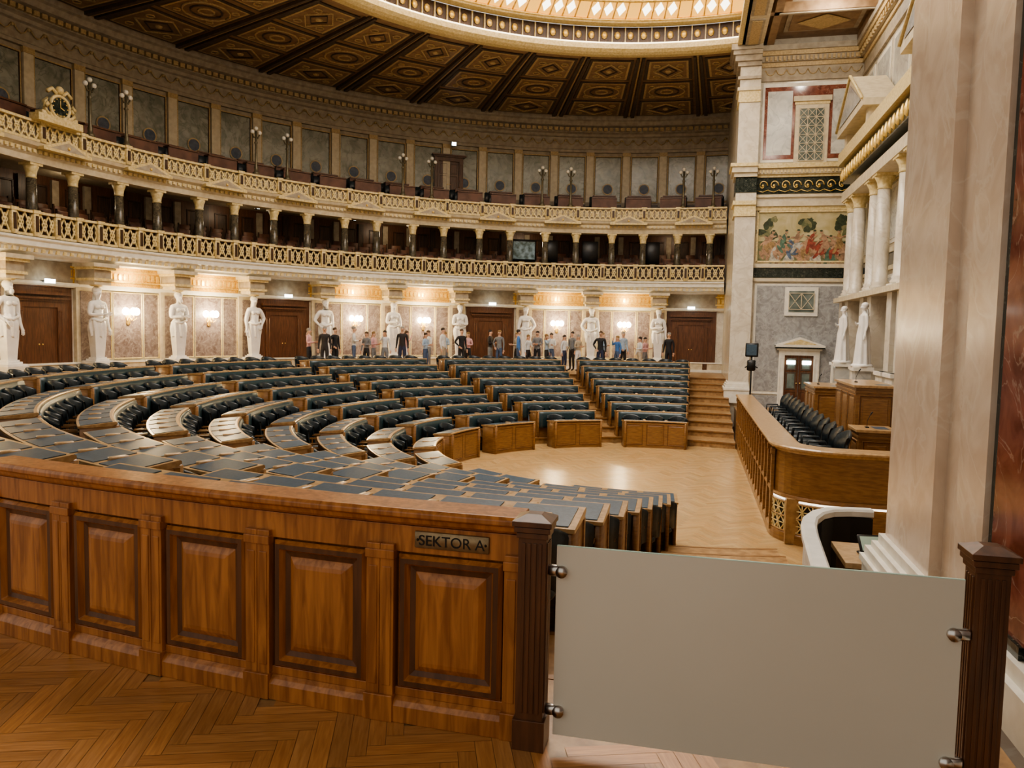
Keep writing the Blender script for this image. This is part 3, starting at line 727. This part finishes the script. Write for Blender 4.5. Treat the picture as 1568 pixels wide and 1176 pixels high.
# sconces, then added fill lights
sc=MB()
sc.lathe(0,-.03,[(.02,-.35),(.07,-.3),(.05,-.15),(.08,0),(.04,.1)],GOLD2,8)
for x,yy in ((-.2,-.18),(0,-.3),(.2,-.18)):
    sc.tube([(0,-.05,-.05),(x*.6,yy*.7,-.2),(x,yy,-.12),(x,yy,0)],.016,GOLD2,6)
    sc.lathe(x,yy,[(.02,-.02),(.05,.0),(.06,.03)],GOLD2,8); sc.sph((x,yy,.11),(.115,.115,.135),BULB,8)
sce=sc.obj('wall_sconce',mesh_only=True)
def plight(name,loc,e,c,r,parent=None):
    l=bpy.data.lights.new(name,'POINT'); l.energy=e; l.color=c; l.shadow_soft_size=r
    o=bpy.data.objects.new(name,l); bpy.context.scene.collection.objects.link(o)
    if parent: o.parent=parent
    o.location=loc; return o
for a in lamps:
    o=link('wall_sconce',sce); o.matrix_world=FI(a,18.55,2.0)
    plight('sconce_light',(0,-.55,.1),66,(1,.80,.50),.12,o)
    plight('frieze_fill_light',(0,-.42,1.22),32,(1,.76,.38),.05,o)  # hidden light without a fixture, added so the frieze glows
for c in range(6):  # added fixtures and lights that lift the dark gallery interior
    gb=MB(); gb.M=FI(92+19.4*c,19.4,6.42); gb.lathe(0,0,[(.05,.08),(.14,.05),(.14,.0)],BLK,10); gb.lathe(0,0,[(.0,-.02),(.12,-.01),(.12,.0)],FILL_GLOW,10)
    o=gb.obj('gallery_fill_fixture'); l=plight('gallery_fill_light',(0,0,0),16,(1,.80,.55),.1,o); l.matrix_world=FI(92+19.4*c,19.4,6.25)
for y in (-4,2,8):  # made-up ceiling lamps, added to brighten the presidium recess
    dl=MB(); dl.lathe(4.45,y,[(.16,12.12),(.16,12.2),(.1,12.22)],BLK,12); dl.lathe(4.45,y,[(.0,12.10),(.13,12.105),(.13,12.13)],FILL_GLOW,12)
    o=dl.obj('recess_fill_fixture'); plight('recess_fill_light',(4.45,y,11.9),150,(1,.92,.78),.12,o)

# ------------------------------------------------------------------ ceiling
ce=MB(); CS,CE=80,280; RR=11.6
ce.arc(RR,21.3,CS,CE,12.1,12.35,CEILM)
ce.sweep([(RR+.55,12.12),(RR+.45,12.0),(RR+.15,11.98),(RR+.0,12.03),(RR-.12,12.12),(RR-.12,12.3),(RR+.55,12.3)],CS,CE,GOLD,160)
ce.arc(RR+.5,RR+.75,CS,CE,12.04,12.12,CEILM,100)
ce.arc(RR-.05,RR+.0,CS,CE,12.3,12.9,W_DARK,120)
ce.arc(RR-.14,RR-.10,CS,CE,12.3,12.34,FILL_GLOW,120)  # glowing strip added to brighten the gold ring moulding
ce.sweep([(RR-.1,12.9),(RR-.45,12.9),(RR-.5,13.0),(RR-.4,13.05),(RR-.1,13.05)],CS,CE,GOLD,120)
n=84
for i in range(n):
    ce.M=FI(CS+(i+.5)*(CE-CS)/n,RR-.08,12.6); ce.sph((0,0,0),(.12,.05,.14),GOLD2,6); ce.box(-.21,-.17,-.03,.03,-.28,.28,GOLD)
ce.M=Matrix.Identity(4)
a=S0-BAY*1.5
while a<272:
    for s in (-.5,.5):
        ce.arc(12.2,20.3,a+s-.22,a+s+.22,11.98,12.12,CEILD,1)
    ce.arc(12.2,20.3,a-.12,a+.12,12.03,12.12,CEILG,1)
    c0,c1=a+1.1,a+BAY-1.1
    if c0>CS-6:
      for (r0,r1) in ((12.6,14.9),(15.2,17.5),(17.8,20.1)):
        for e,m,t in ((0,CEILD,.06),(.12,CEILG,.07),(.20,CEILM,.075)):
            d0=math.degrees(e/((r0+r1)/2)); 
            ce.arc(r0+e,r1-e,c0+d0,c1-d0,12.12-t,12.13,m,4)
        rm=(r0+r1)/2; am_=(c0+c1)/2; hwid=rad(c1-c0)*rm/2-.35; hr=(r1-r0)/2-.35
        ce.M=FI(am_,rm,12.03)
        if r0<13 or r0>17:
            ce.tube([(-hwid,0,0),(0,-hr,0),(hwid,0,0),(0,hr,0),(-hwid,0,0)],.04,CEILG,4)
            ce.tube([(-hwid*.6,0,0),(0,-hr*.6,0),(hwid*.6,0,0),(0,hr*.6,0),(-hwid*.6,0,0)],.03,CEILD,4)
            ce.sph((0,0,0),(.14,.14,.06),CEILG,6)
            for sx in (-1,1):
                for sy in (-1,1): ce.tube([(sx*hwid*.8+.14*C_(j),sy*hr*.75+.14*S_(j),0) for j in range(7)],.028,CEILG,4)
        else:
            for q in (.75,.5,.25):
                ce.tube([(q*C_(2*pi*j/16),q*S_(2*pi*j/16),0) for j in range(17)],.035,CEILG if q!=.5 else CEILD,4)
            for sx in (-1,1):
                for sy in (-1,1): ce.tube([(sx*(hwid-.1)+.12*C_(j),sy*(hr-.0)*.85+.12*S_(j),0) for j in range(7)],.025,CEILG,4)
        ce.M=Matrix.Identity(4)
    a+=BAY
ce.obj('ceiling')
# skylight
sk=MB(); ks=[(11.15,13.05),(10.5,13.45),(9.6,13.85),(7.6,14.3),(5.6,14.6),(3.4,14.8),(1.95,14.88),(.01,14.9)]
NA=84
for j in range(len(ks)-1):
    (r0,z0),(r1,z1)=ks[j],ks[j+1]
    for i in range(NA):
        def P(u,v,dz=0):
            r=r0+(r1-r0)*v; z=z0+(z1-z0)*v; s=am(r) if r>2.0 else 0
            aa=rad(s+(360-2*s)*(i+u)/NA); return (r*C_(aa),r*S_(aa),z-dz)
        m=.13
        o=[P(0,0),P(1,0),P(1,1),P(0,1)]; q=[P(m,m),P(1-m,m),P(1-m,1-m),P(m,1-m)]
        if j>=5: sk.add(o,[(0,1,2,3)],SKYI); continue
        sk.add(o+q,[(0,1,5,4),(1,2,6,5),(2,3,7,6),(3,0,4,7)],SKYG)
        if j<2:
            w4=[P(.5,m),P(1-m,.5),P(.5,1-m),P(m,.5)]
            sk.add(q+w4,[(0,4,7),(4,1,5),(5,2,6),(7,6,3)],SKYG if j==0 else SKYW)
            sk.add(w4,[(0,1,2,3)],SKYW if i%4!=0 else SKYG)
        else: sk.add(q,[(0,1,2,3)],SKYI)
        sk.tube([P(0,0,.04),P(0,1,.04)],.03,GOLD2,4)
    s=am(r0)
    sk.tube([(r0*C_(rad(s+(360-2*s)*i/NA)),r0*S_(rad(s+(360-2*s)*i/NA)),z0-.05) for i in range(NA+1)],.06,GOLD2,5)
sk.obj('skylight')

# ------------------------------------------------------------------ presidium
pr=MB()
pr.box(2.15,5.98,-4.75,11.8,-1.64,-.9,W_STEP)
pr.box(3.3,5.98,-2.4,3.2,-.9,-.5,W_DESK)
pr.obj('presidium_platform')
arcp=[(2.0,6.5),(2.0,5),(2.0,3.5),(2,2),(2,.5),(2,-1),(2,-2.5),(2.0,-4.0)]+[(2.95-.95*C_(rad(t)),-4.0-.95*S_(rad(t))) for t in range(10,91,10)]+[(3.6,-4.95),(4.6,-4.95),(5.6,-4.95)]
cn=MB()
cn.path(arcp,[(-.08,-1.65),(0,-1.65),(0,-.12),(-.08,-.12)],W_DESK)
cn.path(arcp,[(-.40,-.12),(-.40,-.07),(-.36,-.05),(.06,-.05),(.09,-.07),(.09,-.10),(.05,-.13),(.02,-.16),(-.1,-.16)],W_TOP)
cn.path(arcp,[(0,-1.65),(.05,-1.65),(.05,-1.50),(.02,-1.47),(0,-1.47)],W_DESK)
cn.path(arcp,[(0,-.92),(.035,-.92),(.05,-.90),(.035,-.86),(0,-.86)],W_DESK)
cn.path(arcp[7:],[(0,-.96),(.02,-.96),(.02,-.93),(0,-.93)],LEDL)
for i in range(18):
    y=6.4-i*.62
    cn.M=Matrix(((0,1,0,2.0),(-1,0,0,y),(0,0,1,0),(0,0,0,1)))
    cn.box(-.05,.05,-.055,0,-1.55,-.16,W_DESK); cn.box(-.065,.065,-.07,0,-.26,-.16,W_DESK)
    if i<17:
        raised(cn,.08,.55,-1.44,-.96,-.003,W_DESK,W_BARD,.8); raised(cn,.08,.55,-.84,-.2,-.003,W_DESK,W_BARD,.8)
cn.M=Matrix.Identity(4)
for k in range(9):
    t=5+10*k; cx,cy=2.95-.955*C_(rad(t)),-4.0-.955*S_(rad(t)); 
    cn.M=Matrix.Translation((cx,cy,0))@Matrix.Rotation(rad(-90+t),4,'Z')
    hw=.084
    cn.box(-hw,hw,-.004,.004,-1.46,-.98,BLK)
    for zc in (-1.345,-1.10):
        for (p,q) in (((-hw,zc-.12),(hw,zc+.12)),((hw,zc-.12),(-hw,zc+.12)),((-hw,zc),(hw,zc)),((0,zc-.12),(0,zc+.12))):
            cn.bars((p[0],p[1],-.02),(q[0],q[1],0),.018,.02,GOLD)
    for zc in (-1.465,-1.2225,-.98): cn.bars((-hw,zc,-.02),(hw,zc,0),.025,.025,W_TOP)
cn.M=Matrix.Identity(4)
cn.obj('presidium_counter',None,.004)
pc=MB(); pc.cushion(-.25,.25,-.25,.2,.4,.5,.04,LEA)
vs=[];fs=[]
for j in range(7):
    t=(j-3)/3; x=.27*t; y=.24-.10*abs(t)**2
    for (dy,z) in ((-.0,.45),(.02,.8),(.06,1.02-.10*t*t),(.10,1.04-.10*t*t),(.12,.98-.10*t*t),(.08,.8),(.06,.45)): vs.append((x,y+dy,z))
for j in range(6):
    for k in range(7): fs.append((j*7+k,(j+1)*7+k,(j+1)*7+(k+1)%7,j*7+(k+1)%7))
fs+=[tuple(range(6,-1,-1)),tuple(42+k for k in range(7))]
pc.add(vs,fs,LEA,True)
for s in (-1,1): pc.tube([(s*.28,.15,.5),(s*.29,.1,.68),(s*.29,-.2,.68),(s*.27,-.22,.46)],.02,LEA,6)
pc.tube([(0,0,.05),(0,0,.4)],.03,STEEL,6)
for j in range(5): a=2*pi*j/5; pc.tube([(0,0,.08),(.26*C_(a),.26*S_(a),.04)],.02,BLK,5); pc.sph((.27*C_(a),.27*S_(a),.025),.025,BLK,6)
pce=pc.obj('leather_swivel_chair',mesh_only=True)
for i in range(13):
    o=link('leather_swivel_chair',pce); o.matrix_world=T(2.95,-3.6+i*.72,-.9,-90+random.uniform(-8,8))
for y in (8.0,9.0,-1.3): 
    o=link('leather_swivel_chair',pce); o.matrix_world=T(4.7 if y>0 else 5.2,y,-.9 if y>0 else -.5,-90)
mic=MB(); mic.tube([(0,0,0),(0,.0,.12),(0,.05,.24)],.007,BLK,4); mic.tube([(0,.05,.24),(0,.085,.29)],.014,BLK,5); mic.box(-.05,.05,-.03,.03,0,.02,BLK)
def rostrum(x0,x1,y0,y1,z0,z1,name):
    b=MB(); b.box(x0,x1,y0,y1,z0,z1-.05,W_DESK)
    b.box(x0-.05,x1+.05,y0-.05,y1+.05,z1-.05,z1,W_TOP); b.box(x0-.03,x1+.03,y0-.03,y1+.03,z0,z0+.12,W_DESK)
    b.box(x0-.02,x1+.02,y0-.02,y1+.02,z1-.16,z1-.12,W_DESK)
    n=max(1,round((y1-y0)/.7)); w=(y1-y0)/n
    b.M=Matrix(((0,1,0,x0),(-1,0,0,0),(0,0,1,0),(0,0,0,1)))
    for i in range(n): raised(b,-(y0+w*(i+1))+.06,-(y0+w*i)-.06,z0+.18,z1-.2,-.003,W_DESK,W_BARD)
    b.M=T(0,y0,0); raised(b,x0+.06,x1-.06,z0+.18,z1-.2,-.003,W_DESK,W_BARD)
    b.M=Matrix.Identity(4)
    b.merge(mic,T(x0+.2,(y0+y1)/2,z1,-90))
    b.add([(x1-.3,y0+.15,z1+.001),(x1-.05,y0+.15,z1+.001),(x1-.05,y0+.6,z1+.001),(x1-.3,y0+.6,z1+.001)],[(0,1,2,3)],PAD)
    return b.obj(name,None,.004)
rostrum(3.85,4.6,-1.0,1.2,-.5,.78,'president_desk')
rostrum(3.75,4.5,3.6,5.4,-.9,.45,'speaker_lectern')
rostrum(3.5,4.1,-3.2,-2.5,-.9,.12,'clerk_desk')
mo=MB(); mo.M=T(2.45,8.2,-.9,-12)
mo.lathe(0,0,[(.28,0),(.28,.03),(.05,.06)],BLK,12); mo.tube([(0,0,.05),(0,0,2.0)],.025,BLK,6)
mo.cushion(-.20,.20,-.07,.05,1.95,2.4,.02,BLK); mo.cushion(-.13,.13,-.12,.08,1.5,1.85,.03,BLK); mo.box(-.16,.16,-.075,-.07,2.0,2.35,PAD)
mo.tube([(-.2,0,1.6),(.0,0,1.7),(.2,0,1.6)],.02,BLK,5)
mo.obj('monitor_stand')
wp=[(1.56,-11.9),(1.60,-11.3),(1.64,-10.7),(1.68,-10.3),(1.74,-10.0),(1.84,-9.75),(1.98,-9.58),(2.18,-9.5),(2.4,-9.48)]
pw=MB(); pw.path(wp,[(.0,-1.2),(.05,-1.2),(.05,-.08),(0,-.08)],BLK); pw.path(wp,[(-.04,-1.2),(-.0,-1.2),(-.0,-.05),(-.04,-.05)],WHT)
pw.path(wp,[(-.07,-.06),(-.07,-.01),(-.05,.01),(.05,.01),(.07,-.01),(.07,-.06)],WHT)
pw.obj('white_curved_parapet')
sd=MB(); sd.box(1.9,3.1,-10.9,-10.2,-.22,-.17,W_TOP); sd.box(1.95,2.0,-10.85,-10.25,-.95,-.22,W_DESK); sd.box(3.0,3.05,-10.85,-10.25,-.95,-.22,W_DESK); sd.box(1.95,3.0,-10.25,-10.22,-.7,-.22,W_DESK)
sd.box(1.95,3.0,-11.35,-9.9,-1.65,-.95,W_STEP)
sdo=sd.obj('side_desk',None,.004)
tv=MB(); tv.M=T(2.2,-10.6,-.17,10); tv.cushion(-.13,.13,-.09,.09,0,.02,.006,BLK); tv.M=T(2.2,-10.5,-.10,10)@Matrix.Rotation(rad(50),4,'X'); tv.cushion(-.13,.13,-.09,.09,0,.02,.006,BLK); tv.box(-.11,.11,-.07,.07,.02,.022,GLE)
tv.obj('desk_tablet')

# ------------------------------------------------------------------ figures
def skin_geo(V,E,R,sub=1,root=0):
    me=bpy.data.meshes.new('t'); me.from_pydata(V,E,[]); ob=bpy.data.objects.new('t',me)
    bpy.context.scene.collection.objects.link(ob)
    md=ob.modifiers.new('s','SKIN'); md.use_smooth_shade=True; md.branch_smoothing=.6
    sv=me.skin_vertices[0].data
    for i,r in enumerate(R): sv[i].radius=r if hasattr(r,'__len__') else (r,r); sv[i].use_root=(i==root)
    s=ob.modifiers.new('u','SUBSURF'); s.levels=sub; s.render_levels=sub
    bpy.context.view_layer.update()
    dg=bpy.context.evaluated_depsgraph_get(); m2=bpy.data.meshes.new_from_object(ob.evaluated_get(dg))
    vs=[v.co[:] for v in m2.vertices]; fs=[tuple(p.vertices) for p in m2.polygons]
    bpy.data.objects.remove(ob); bpy.data.meshes.remove(m2)
    return vs,fs
class Fig:
    def __init__(s): s.V=[];s.E=[];s.R=[];s.L=[]
    def v(s,p,r,par=None,lab=0):
        s.V.append(p); s.R.append(r); i=len(s.V)-1
        if par is not None: s.E.append((par,i)); s.L.append(lab)
        return i
def body(arms,legs=True,female=False,bare=False):
    f=Fig(); T_,B_,SK,SH=1,2,0,3
    sw_=.165 if not female else .145
    p=f.v((0,0,.95),(.15,.105)); 
    w=f.v((0,0,1.10),(.125,.092) if female else (.14,.10),p,T_); c=f.v((0,-.005,1.27),(.15,.11),w,T_); u=f.v((0,.005,1.40),(.13,.085),c,T_)
    n=f.v((0,.005,1.48),.052,u,SK); h1=f.v((0,-.018,1.545),(.058,.062),n,SK); h2=f.v((0,-.01,1.62),(.076,.092),h1,SK); h3=f.v((0,.0,1.69),(.062,.078),h2,SK)
    f.v((0,-.118,1.605),.012,h2,SK)
    for sx in (-1,1): f.v((sx*.082,.0,1.61),.016,h2,SK)
    if female: q=f.v((0,.06,1.60),.07,h2,4); q=f.v((0,.085,1.48),.055,q,4); f.v((0,.09,1.38),.04,q,4)
    for sx,A in zip((-1,1),arms):
        s1=f.v((sx*sw_,0,1.41),.062 if not bare else .075,u,T_)
        e=f.v((A[0][0]*sx,A[0][1],A[0][2]),.044 if not bare else .055,s1,T_)
        wr=f.v((A[1][0]*sx,A[1][1],A[1][2]),.03,e,T_)
        d=(Vector(f.V[wr])-Vector(f.V[e])).normalized(); P=Vector(f.V[wr])
        pa=f.v((P+d*.07)[:],(.036,.022),wr,SK)
        side=Vector((0,1,0)).cross(d); 
        if side.length<.2: side=Vector((0,0,1)).cross(d)
        side.normalize(); nrm=d.cross(side)
        for k,(o,l) in enumerate(((-.03,.06),(-.01,.075),(.01,.07),(.03,.055))):
            a=f.v((P+d*.11+side*o)[:],.0095,pa,SK); a=f.v((P+d*(.11+l*.5)+side*o+nrm*.006)[:],.0085,a,SK); f.v((P+d*(.11+l)+side*o+nrm*.022)[:],.007,a,SK)
        a=f.v((P+d*.045-side*.04*sx+nrm*.01)[:],.011,wr,SK); f.v((P+d*.095-side*.055*sx+nrm*.015)[:],.009,a,SK)
    if legs:
        for sx in (-1,1):
            h=f.v((sx*.085,0,.88),.092,p,B_); k=f.v((sx*.095,-.015,.50),.062,h,B_); a=f.v((sx*.10,.02,.10),.046,k,B_)
            t=f.v((sx*.105,-.05,.045),(.042,.035),a,SH); f.v((sx*.115,-.15,.035),(.036,.026),t,SH)
    vs,fs=skin_geo(f.V,f.E,f.R)
    labs=[]
    seg=[(Vector(f.V[a]),Vector(f.V[b_]),(f.R[a] if not hasattr(f.R[a],'__len__') else f.R[a][0]),l) for (a,b_),l in zip(f.E,f.L)]
    for fc in fs:
        c_=sum((Vector(vs[i]) for i in fc),Vector())/len(fc); best=9;lab=0
        for A,B,r,l in seg:
            ab=B-A; t=max(0,min(1,(c_-A).dot(ab)/max(ab.length_squared,1e-9))); dd=(c_-(A+ab*t)).length-r*.9
            if dd<best: best=dd; lab=l
        if lab==0 and c_.z>1.50 and (c_.z>1.675 or (c_.y>.02 and c_.z>1.56)): lab=4
        if lab==1 and c_.z<.93 and legs and abs(c_.x)<.17: lab=2
        labs.append(lab)
    return vs,fs,labs
ARM_DOWN=((.21,.02,1.14),(.225,-.05,.90))
ARM_FWD=((.20,.0,1.15),(.12,-.24,1.18))
ARM_HIP=((.30,.04,1.17),(.17,-.08,1.02))
ARM_FOLD=((.21,-.02,1.15),(.02,-.18,1.17))
ARM_UP=((.20,-.12,1.28),(.10,-.22,1.50))
pal={}
def pmat(n,c,r=.7):
    if n not in pal: pal[n]=mat('cloth_'+n,c,tuple(x*.8 for x in c),scale=12,rough=r)
    return pal[n]
SKIN=mat('skin',(.58,.34,.24),(.64,.40,.29),scale=10,rough=.5)
templates=[]
for fm,arms in ((False,(ARM_DOWN,ARM_DOWN)),(True,(ARM_FWD,ARM_FWD)),(False,(ARM_HIP,ARM_DOWN)),(True,(ARM_DOWN,ARM_FOLD)),(False,(ARM_FOLD,ARM_FOLD)),(True,(ARM_UP,ARM_DOWN))):
    vs,fs,labs=body(arms,True,fm)
    b=MB(); sl=[bpy.data.materials.new('slot%d'%i) for i in range(6)]
    for s in sl: b.mi(s)
    b.v+=vs
    for f_,l in zip(fs,labs): b.f.append(f_); b.m.append(l); b.sm.append(True)
    for sx in (-1,1): b.sph((sx*.032,-.094,1.628),.012,sl[5],6)
    b.sph((0,-.098,1.568),(.024,.008,.006),sl[5],6)
    if fm: b.sph((0,.012,1.665),(.088,.098,.085),sl[4],10)
    else: b.sph((0,.014,1.672),(.084,.094,.075),sl[4],10)
    templates.append(b.obj('person',mesh_only=True))
CL={'black':(.02,.02,.025),'navy':(.03,.04,.09),'white':(.75,.76,.78),'ltblue':(.42,.55,.72),'pink':(.70,.42,.44),'blue':(.08,.22,.55),'grey':(.22,.23,.25),'beige':(.5,.42,.32),'jeans':(.08,.12,.22),'dark':(.035,.03,.03)}
HAIR=[(.03,.02,.015),(.09,.05,.025),(.25,.15,.06),(.3,.28,.26)]
HM=[mat('hair_%d'%i,c,None,rough=.6) for i,c in enumerate(HAIR)]
EYE=mat('eye_dark',(.03,.02,.02),None)
# (room angle, top, trousers, radius, pose, turn)
people=[(146.2,'pink','black',16.6,1,40),(145.0,'dark','dark',16.0,0,-35),(142.9,'black','black',16.3,2,20),(139.1,'white','jeans',16.9,4,60),(138.0,'grey','black',16.4,3,-50),(136.3,'pink','grey',16.8,1,35),(135.5,'white','grey',16.2,5,-20),(133.1,'dark','navy',16.0,0,-30),(131.5,'pink','white',16.7,5,70),(129.2,'ltblue','jeans',16.2,1,30),(128.0,'white','grey',16.9,3,-60),(126.4,'white','beige',16.3,0,45),(125.3,'ltblue','grey',17.0,1,-40),(123.3,'black','dark',16.5,2,15),(121.9,'pink','black',16.9,3,-25),(118.6,'dark','grey',16.8,4,50),(117.7,'grey','jeans',16.2,2,-40),(115.5,'blue','jeans',15.2,0,75),(114.8,'beige','dark',16.4,1,-70),(112.8,'white','dark',16.7,3,30),(111.8,'grey','black',16.1,4,-30),(110.1,'ltblue','dark',16.5,5,60),(109.1,'white','jeans',17.0,1,-20),(107.5,'white','navy',16.2,3,40),(106.0,'grey','dark',16.9,0,-50),(105.3,'beige','white',16.3,1,30),(102.3,'black','navy',15.1,2,-15),(101.4,'ltblue','dark',16.6,4,65),(99.3,'blue','jeans',16.3,5,-45),(98.3,'ltblue','black',16.9,2,30),(95.9,'white','beige',16.2,3,-60),(95.0,'pink','grey',16.8,1,50),(91.5,'black','black',16.4,0,-20)]
random.seed(11)
for a,top,bot,r,t,rot in people:
    o=link('standing_visitor',templates[t])
    for i,m in enumerate((SKIN,pmat(top,CL[top]),pmat(bot,CL[bot]),pmat('black',CL['black']),random.choice(HM),EYE)):
        o.material_slots[i].link='OBJECT'; o.material_slots[i].material=m
    s=random.uniform(.97,1.05) if t%2==0 else random.uniform(.90,.97)
    o.matrix_world=FI(a,r,0.0)@Matrix.Rotation(rad(rot),4,'Z')@Matrix.Scale(s,4)
def statue(arms,fm):
    b=MB(); vs,fs,labs=body(arms,False,fm,bare=True)
    k=1.5; M=Matrix.Translation((0,-.02,2.40-1.755*k))@Matrix.Scale(k,4)
    b.M=M; b.add(vs,fs,STAT,True)
    b.sph((0,.012,1.67),(.092,.10,.09),STAT,10)
    if not fm: b.sph((0,-.085,1.54),(.045,.04,.055),STAT,8)
    for sx in (-1,1): b.sph((sx*.055,-.075,1.32),(.065,.05,.05),STAT,8)
    b.M=Matrix.Identity(4)
    n=40; rows=[]
    for z,rx,ry,am_ in ((1.42,.20,.15,.008),(1.34,.26,.19,.02),(1.22,.28,.21,.03),(1.08,.27,.20,.035),(.95,.25,.185,.035),(.82,.235,.17,.03)):
        rows.append([( (rx+am_*S_(9*2*pi*i/n+z*4))*C_(2*pi*i/n),(ry+am_*S_(9*2*pi*i/n+z*4))*S_(2*pi*i/n),z+.06*S_(2*pi*i/n*2)*(1 if z>1 else .6)) for i in range(n)])
    V=[p for r in rows for p in r]; F=[(j*n+i,j*n+(i+1)%n,(j+1)*n+(i+1)%n,(j+1)*n+i) for j in range(5) for i in range(n)]
    b.add(V,[f[::-1] for f in F],STAT,True)
    b.tube([(-.26,-.08,1.38),(-.05,-.22,1.30),(.2,-.16,1.40),(.27,.02,1.5)],.045,STAT,6)
    w0,w1,z0,z1=.15,.215,.12,1.0
    b.add([(-w0,-w0*.8,z0),(w0,-w0*.8,z0),(w0,w0*.8,z0),(-w0,w0*.8,z0),(-w1,-w1*.75,z1),(w1,-w1*.75,z1),(w1,w1*.75,z1),(-w1,w1*.75,z1)],[(0,3,2,1),(4,5,6,7),(0,1,5,4),(1,2,6,5),(2,3,7,6),(3,0,4,7)],STAT)
    b.box(-.24,.24,-.22,.22,.06,.12,STAT); b.box(-.33,.33,-.29,.29,-.0,.06,STAT); b.box(-.19,.19,-.17,.17,.12,.17,STAT)
    b.box(-.36,.36,-.32,.32,-.456,0,CREAMW)
    return b.obj('caryatid_statue',mesh_only=True)
SM=[statue((ARM_HIP,ARM_DOWN),False),statue((ARM_FOLD,ARM_DOWN),True),statue((ARM_FOLD,ARM_FOLD),False),statue((ARM_DOWN,ARM_HIP),True)]
for i,a in enumerate(stat_angles):
    o=link('caryatid_statue',SM[(i*3+1)%4]); o.matrix_world=FI(a,18.0,.456)
def fullstatue():
    b=MB(); vs,fs,labs=body((ARM_FOLD,ARM_DOWN),True,True)
    b.add(vs,fs,STAT,True); b.sph((0,.012,1.665),(.09,.10,.088),STAT,10)
    n=36; V=[]
    for z,rx,ry,am_ in ((1.38,.17,.12,.004),(1.1,.16,.125,.012),(.9,.19,.15,.018),(.5,.2,.17,.025),(.08,.24,.2,.03)):
        V+=[((rx+am_*S_(8*2*pi*i/n+z))*C_(2*pi*i/n),(ry+am_*S_(8*2*pi*i/n+z))*S_(2*pi*i/n),z) for i in range(n)]
    b.add(V,[(j*n+i,(j+1)*n+i,(j+1)*n+(i+1)%n,j*n+(i+1)%n) for j in range(4) for i in range(n)],STAT,True)
    b.lathe(0,0,[(.28,0),(.28,.06),(.24,.09)],STAT,14)
    return b.obj('marble_statue',mesh_only=True)
FS=fullstatue()
for y in (7.5,4.6):
    o=link('marble_statue',FS); o.matrix_world=T(5.05,y,.95,-80)
    pdm=MB(); pdm.M=T(5.05,y,0); pdm.box(-.26,.26,-.26,.26,-.9,-.75,CREAMW); pdm.box(-.2,.2,-.2,.2,-.75,.85,M_GRW); pdm.box(-.26,.26,-.26,.26,.85,.95,CREAMW); pdm.obj('statue_pedestal')

# ------------------------------------------------------------------ world, lights, camera
w=bpy.data.worlds.new('w'); bpy.context.scene.world=w; w.use_nodes=True
w.node_tree.nodes['Background'].inputs[0].default_value=(1,.93,.82,1); w.node_tree.nodes['Background'].inputs[1].default_value=.72
cam=bpy.data.cameras.new('cam'); co_=bpy.data.objects.new('camera',cam); bpy.context.scene.collection.objects.link(co_)
cam.sensor_width=36; cam.lens=36*1178/1568; cam.clip_start=.05; cam.clip_end=200
Rm=Euler((rad(86.0),0,rad(13.1)),'XYZ').to_matrix().to_4x4()@Matrix.Rotation(rad(1.2),4,'Z')
co_.matrix_world=Matrix.Translation((.558,-17.84,1.75))@Rm
sc_=bpy.context.scene
sc_.camera=co_
try:
    sc_.view_settings.view_transform='AgX'; sc_.view_settings.look='AgX - Medium High Contrast'; sc_.view_settings.exposure=.12
except Exception as e: print(e)
